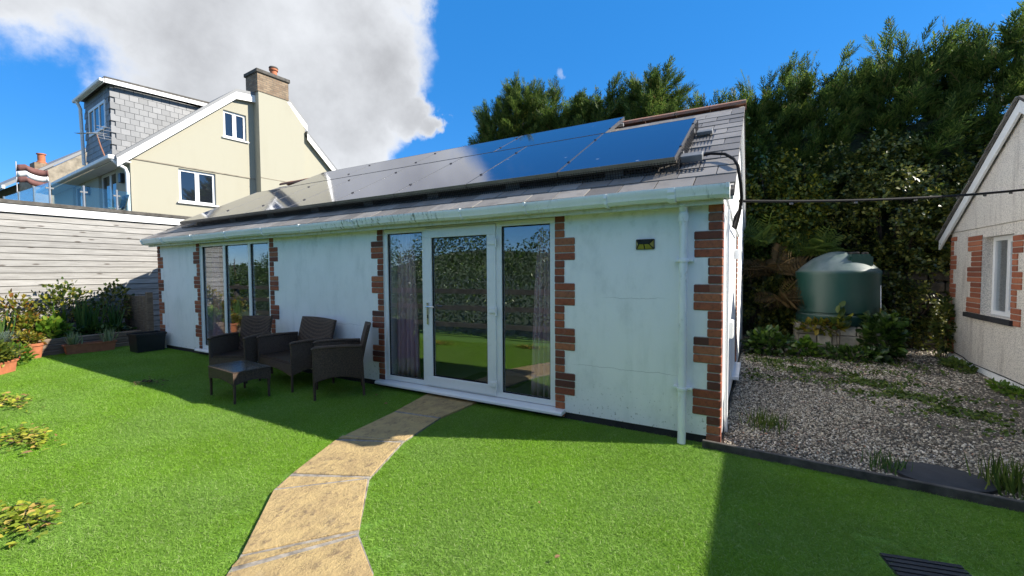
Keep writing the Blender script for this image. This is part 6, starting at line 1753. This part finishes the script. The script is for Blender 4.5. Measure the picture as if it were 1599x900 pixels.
def lawn_bits():
    def patch(label, c, r, n, mat, size):
        t = thing('creeping_ivy', label, 'ivy', (c[0], c[1], 0))
        p = np.stack([c[0] + rng.normal(size=n) * r[0], c[1] + rng.normal(size=n) * r[1], np.abs(rng.normal(size=n)) * r[2] + 0.015], 1)
        d = np.concatenate([rng.normal(size=(n, 2)), np.full((n, 1), 0.15)], 1)
        foliage('leaves', mat, [scatter(*T_LEAF, p, d, size * rng.uniform(0.5, 1.2, n), flat=np.array([0, 0, 1.0]) + 0 * p, roll=0.35)], t)
        m = MB()
        for i in range(9):
            q = p[i]; m.tube([(c[0] - r[0], c[1] - r[1] * 0.5, 0.015), ((c[0] + q[0]) / 2, (c[1] + q[1]) / 2, 0.04), tuple(q)], 0.003, 5)
        m.build('stems', 'bark', t)
    patch('yellowing ivy creeping on to the lawn at the lower left edge', (-3.78, 0.72, 0), (0.13, 0.065, 0.03), 260, 'lawn_ivy', 0.050)
    patch('green ivy runner creeping on to the lawn at the left edge', (-5.66, 1.11, 0), (0.20, 0.06, 0.025), 240, 'lawn_ivy', 0.055)
    patch('small yellow-green ivy tuft on the lawn nearest the pots', (-7.45, 1.37, 0), (0.24, 0.07, 0.03), 170, 'lawn_ivy', 0.055)
    patch('dry weed tuft on the shaded lawn left of the coffee table', (-7.1, 2.55, 0), (0.10, 0.05, 0.02), 40, 'dead_fern', 0.05)
    lv = MB().add(*[[tuple(q) for q in T_LEAF[0]], T_LEAF[1]]).mesh('fallen_leaf', 'dry_leaf')
    spots = [(-5.15, 0.98, 'brown leaf lying on the lawn near the left ivy', 0.07), (-0.86, 1.93, 'orange-brown leaf on the sunlit lawn right of the path', 0.035), (-3.9, 3.55, 'dry leaf on the shaded lawn left of the door sill', 0.05), (-3.55, 3.35, 'dry leaf beside the path near the doors', 0.05), (-1.15, 2.35, 'small pale leaf in the middle of the sunlit lawn', 0.025), (0.05, 2.75, 'pale speck of leaf on the shaded lawn at the right', 0.02)]
    for x, y, lab, s in spots:
        o = piece('fallen_leaf', lv, None, (x, y, 0.036), (0.1, 0.15, random.uniform(0, 6)), (s, s, s)); tag(o, lab, 'leaf', 'leaves fallen on the lawn')


lawn_bits()


# ------------------------------------------------------------------ behind the photographer: what the glass reflects
def behind():
    f = thing('post_and_rail_fence', 'timber post and rail fence with wire netting, reflected in the glass', 'fence', (-5, 0.3, 0))
    L = lambda s: Vector((-22.0, 0.95, 0)).lerp(Vector((-3.2, 0.10, 0)), s / 0.7) if s < 0.7 else Vector((-3.2, 0.10, 0)).lerp(Vector((2.4, -0.85, 0)), (s - 0.7) / 0.3)
    for i in range(15):
        p = L(i / 14); MB().box(p.x - .05, p.x + .05, p.y - .13, p.y - .03, -0.02, 1.15).build('post', 'edging_timber', f, bevel=0.004)
    for z in (0.30, 0.68, 1.05):
        for a, b in ((0.0, 0.7), (0.7, 1.0)):
            p, q = L(a), L(b - 1e-4); u = (q - p) / 2; nn = Vector((-u.y, u.x, 0)).normalized() * 0.016
            MB().obox((p + q) / 2 + Vector((0, 0, z)), u, nn, (0, 0, 0.055)).build('rail', 'edging_timber', f, bevel=0.004)
    t = thing('laurel_hedge', 'tall leafy hedge behind the fence, reflected in the glass', 'hedge', (-5, -1.2, 0))
    parts = []
    n = 80000; s = rng.random(n); P = np.array([tuple(L(q)) for q in s]); h = 2.45 + 0.35 * np.sin(P[:, 0] * 1.7) + 0.2 * np.sin(P[:, 0] * 4.1) - 0.75 * (P[:, 0] < -9)
    P[:, 1] -= 0.35 + 0.9 * rng.random(n) ** 1.5; z = rng.random(n) ** 0.85 * h; P[:, 2] = z; P[:, 1] -= 0.25 * (z / 2.5) ** 2
    d = rng.normal(size=(n, 3)) * 0.6 + np.array([0.2, 0.7, 0.3])
    foliage('foliage', 'laurel_leaf', [scatter(*T_SMALL, P, d, rng.uniform(0.040, 0.085, n), flat=np.array([0.3, 0.6, 0.7]) + 0 * P, roll=0.5)], t)
    m = MB()
    for i in range(14):
        p = L(i / 13); m.tube([(p.x, p.y - 0.8, -0.02), (p.x + .1, p.y - 0.85, 1.0), (p.x - .05, p.y - 0.9, 2.0)], [0.04, 0.03, 0.01], 6)
    m.build('stems', 'bark', t)


behind()
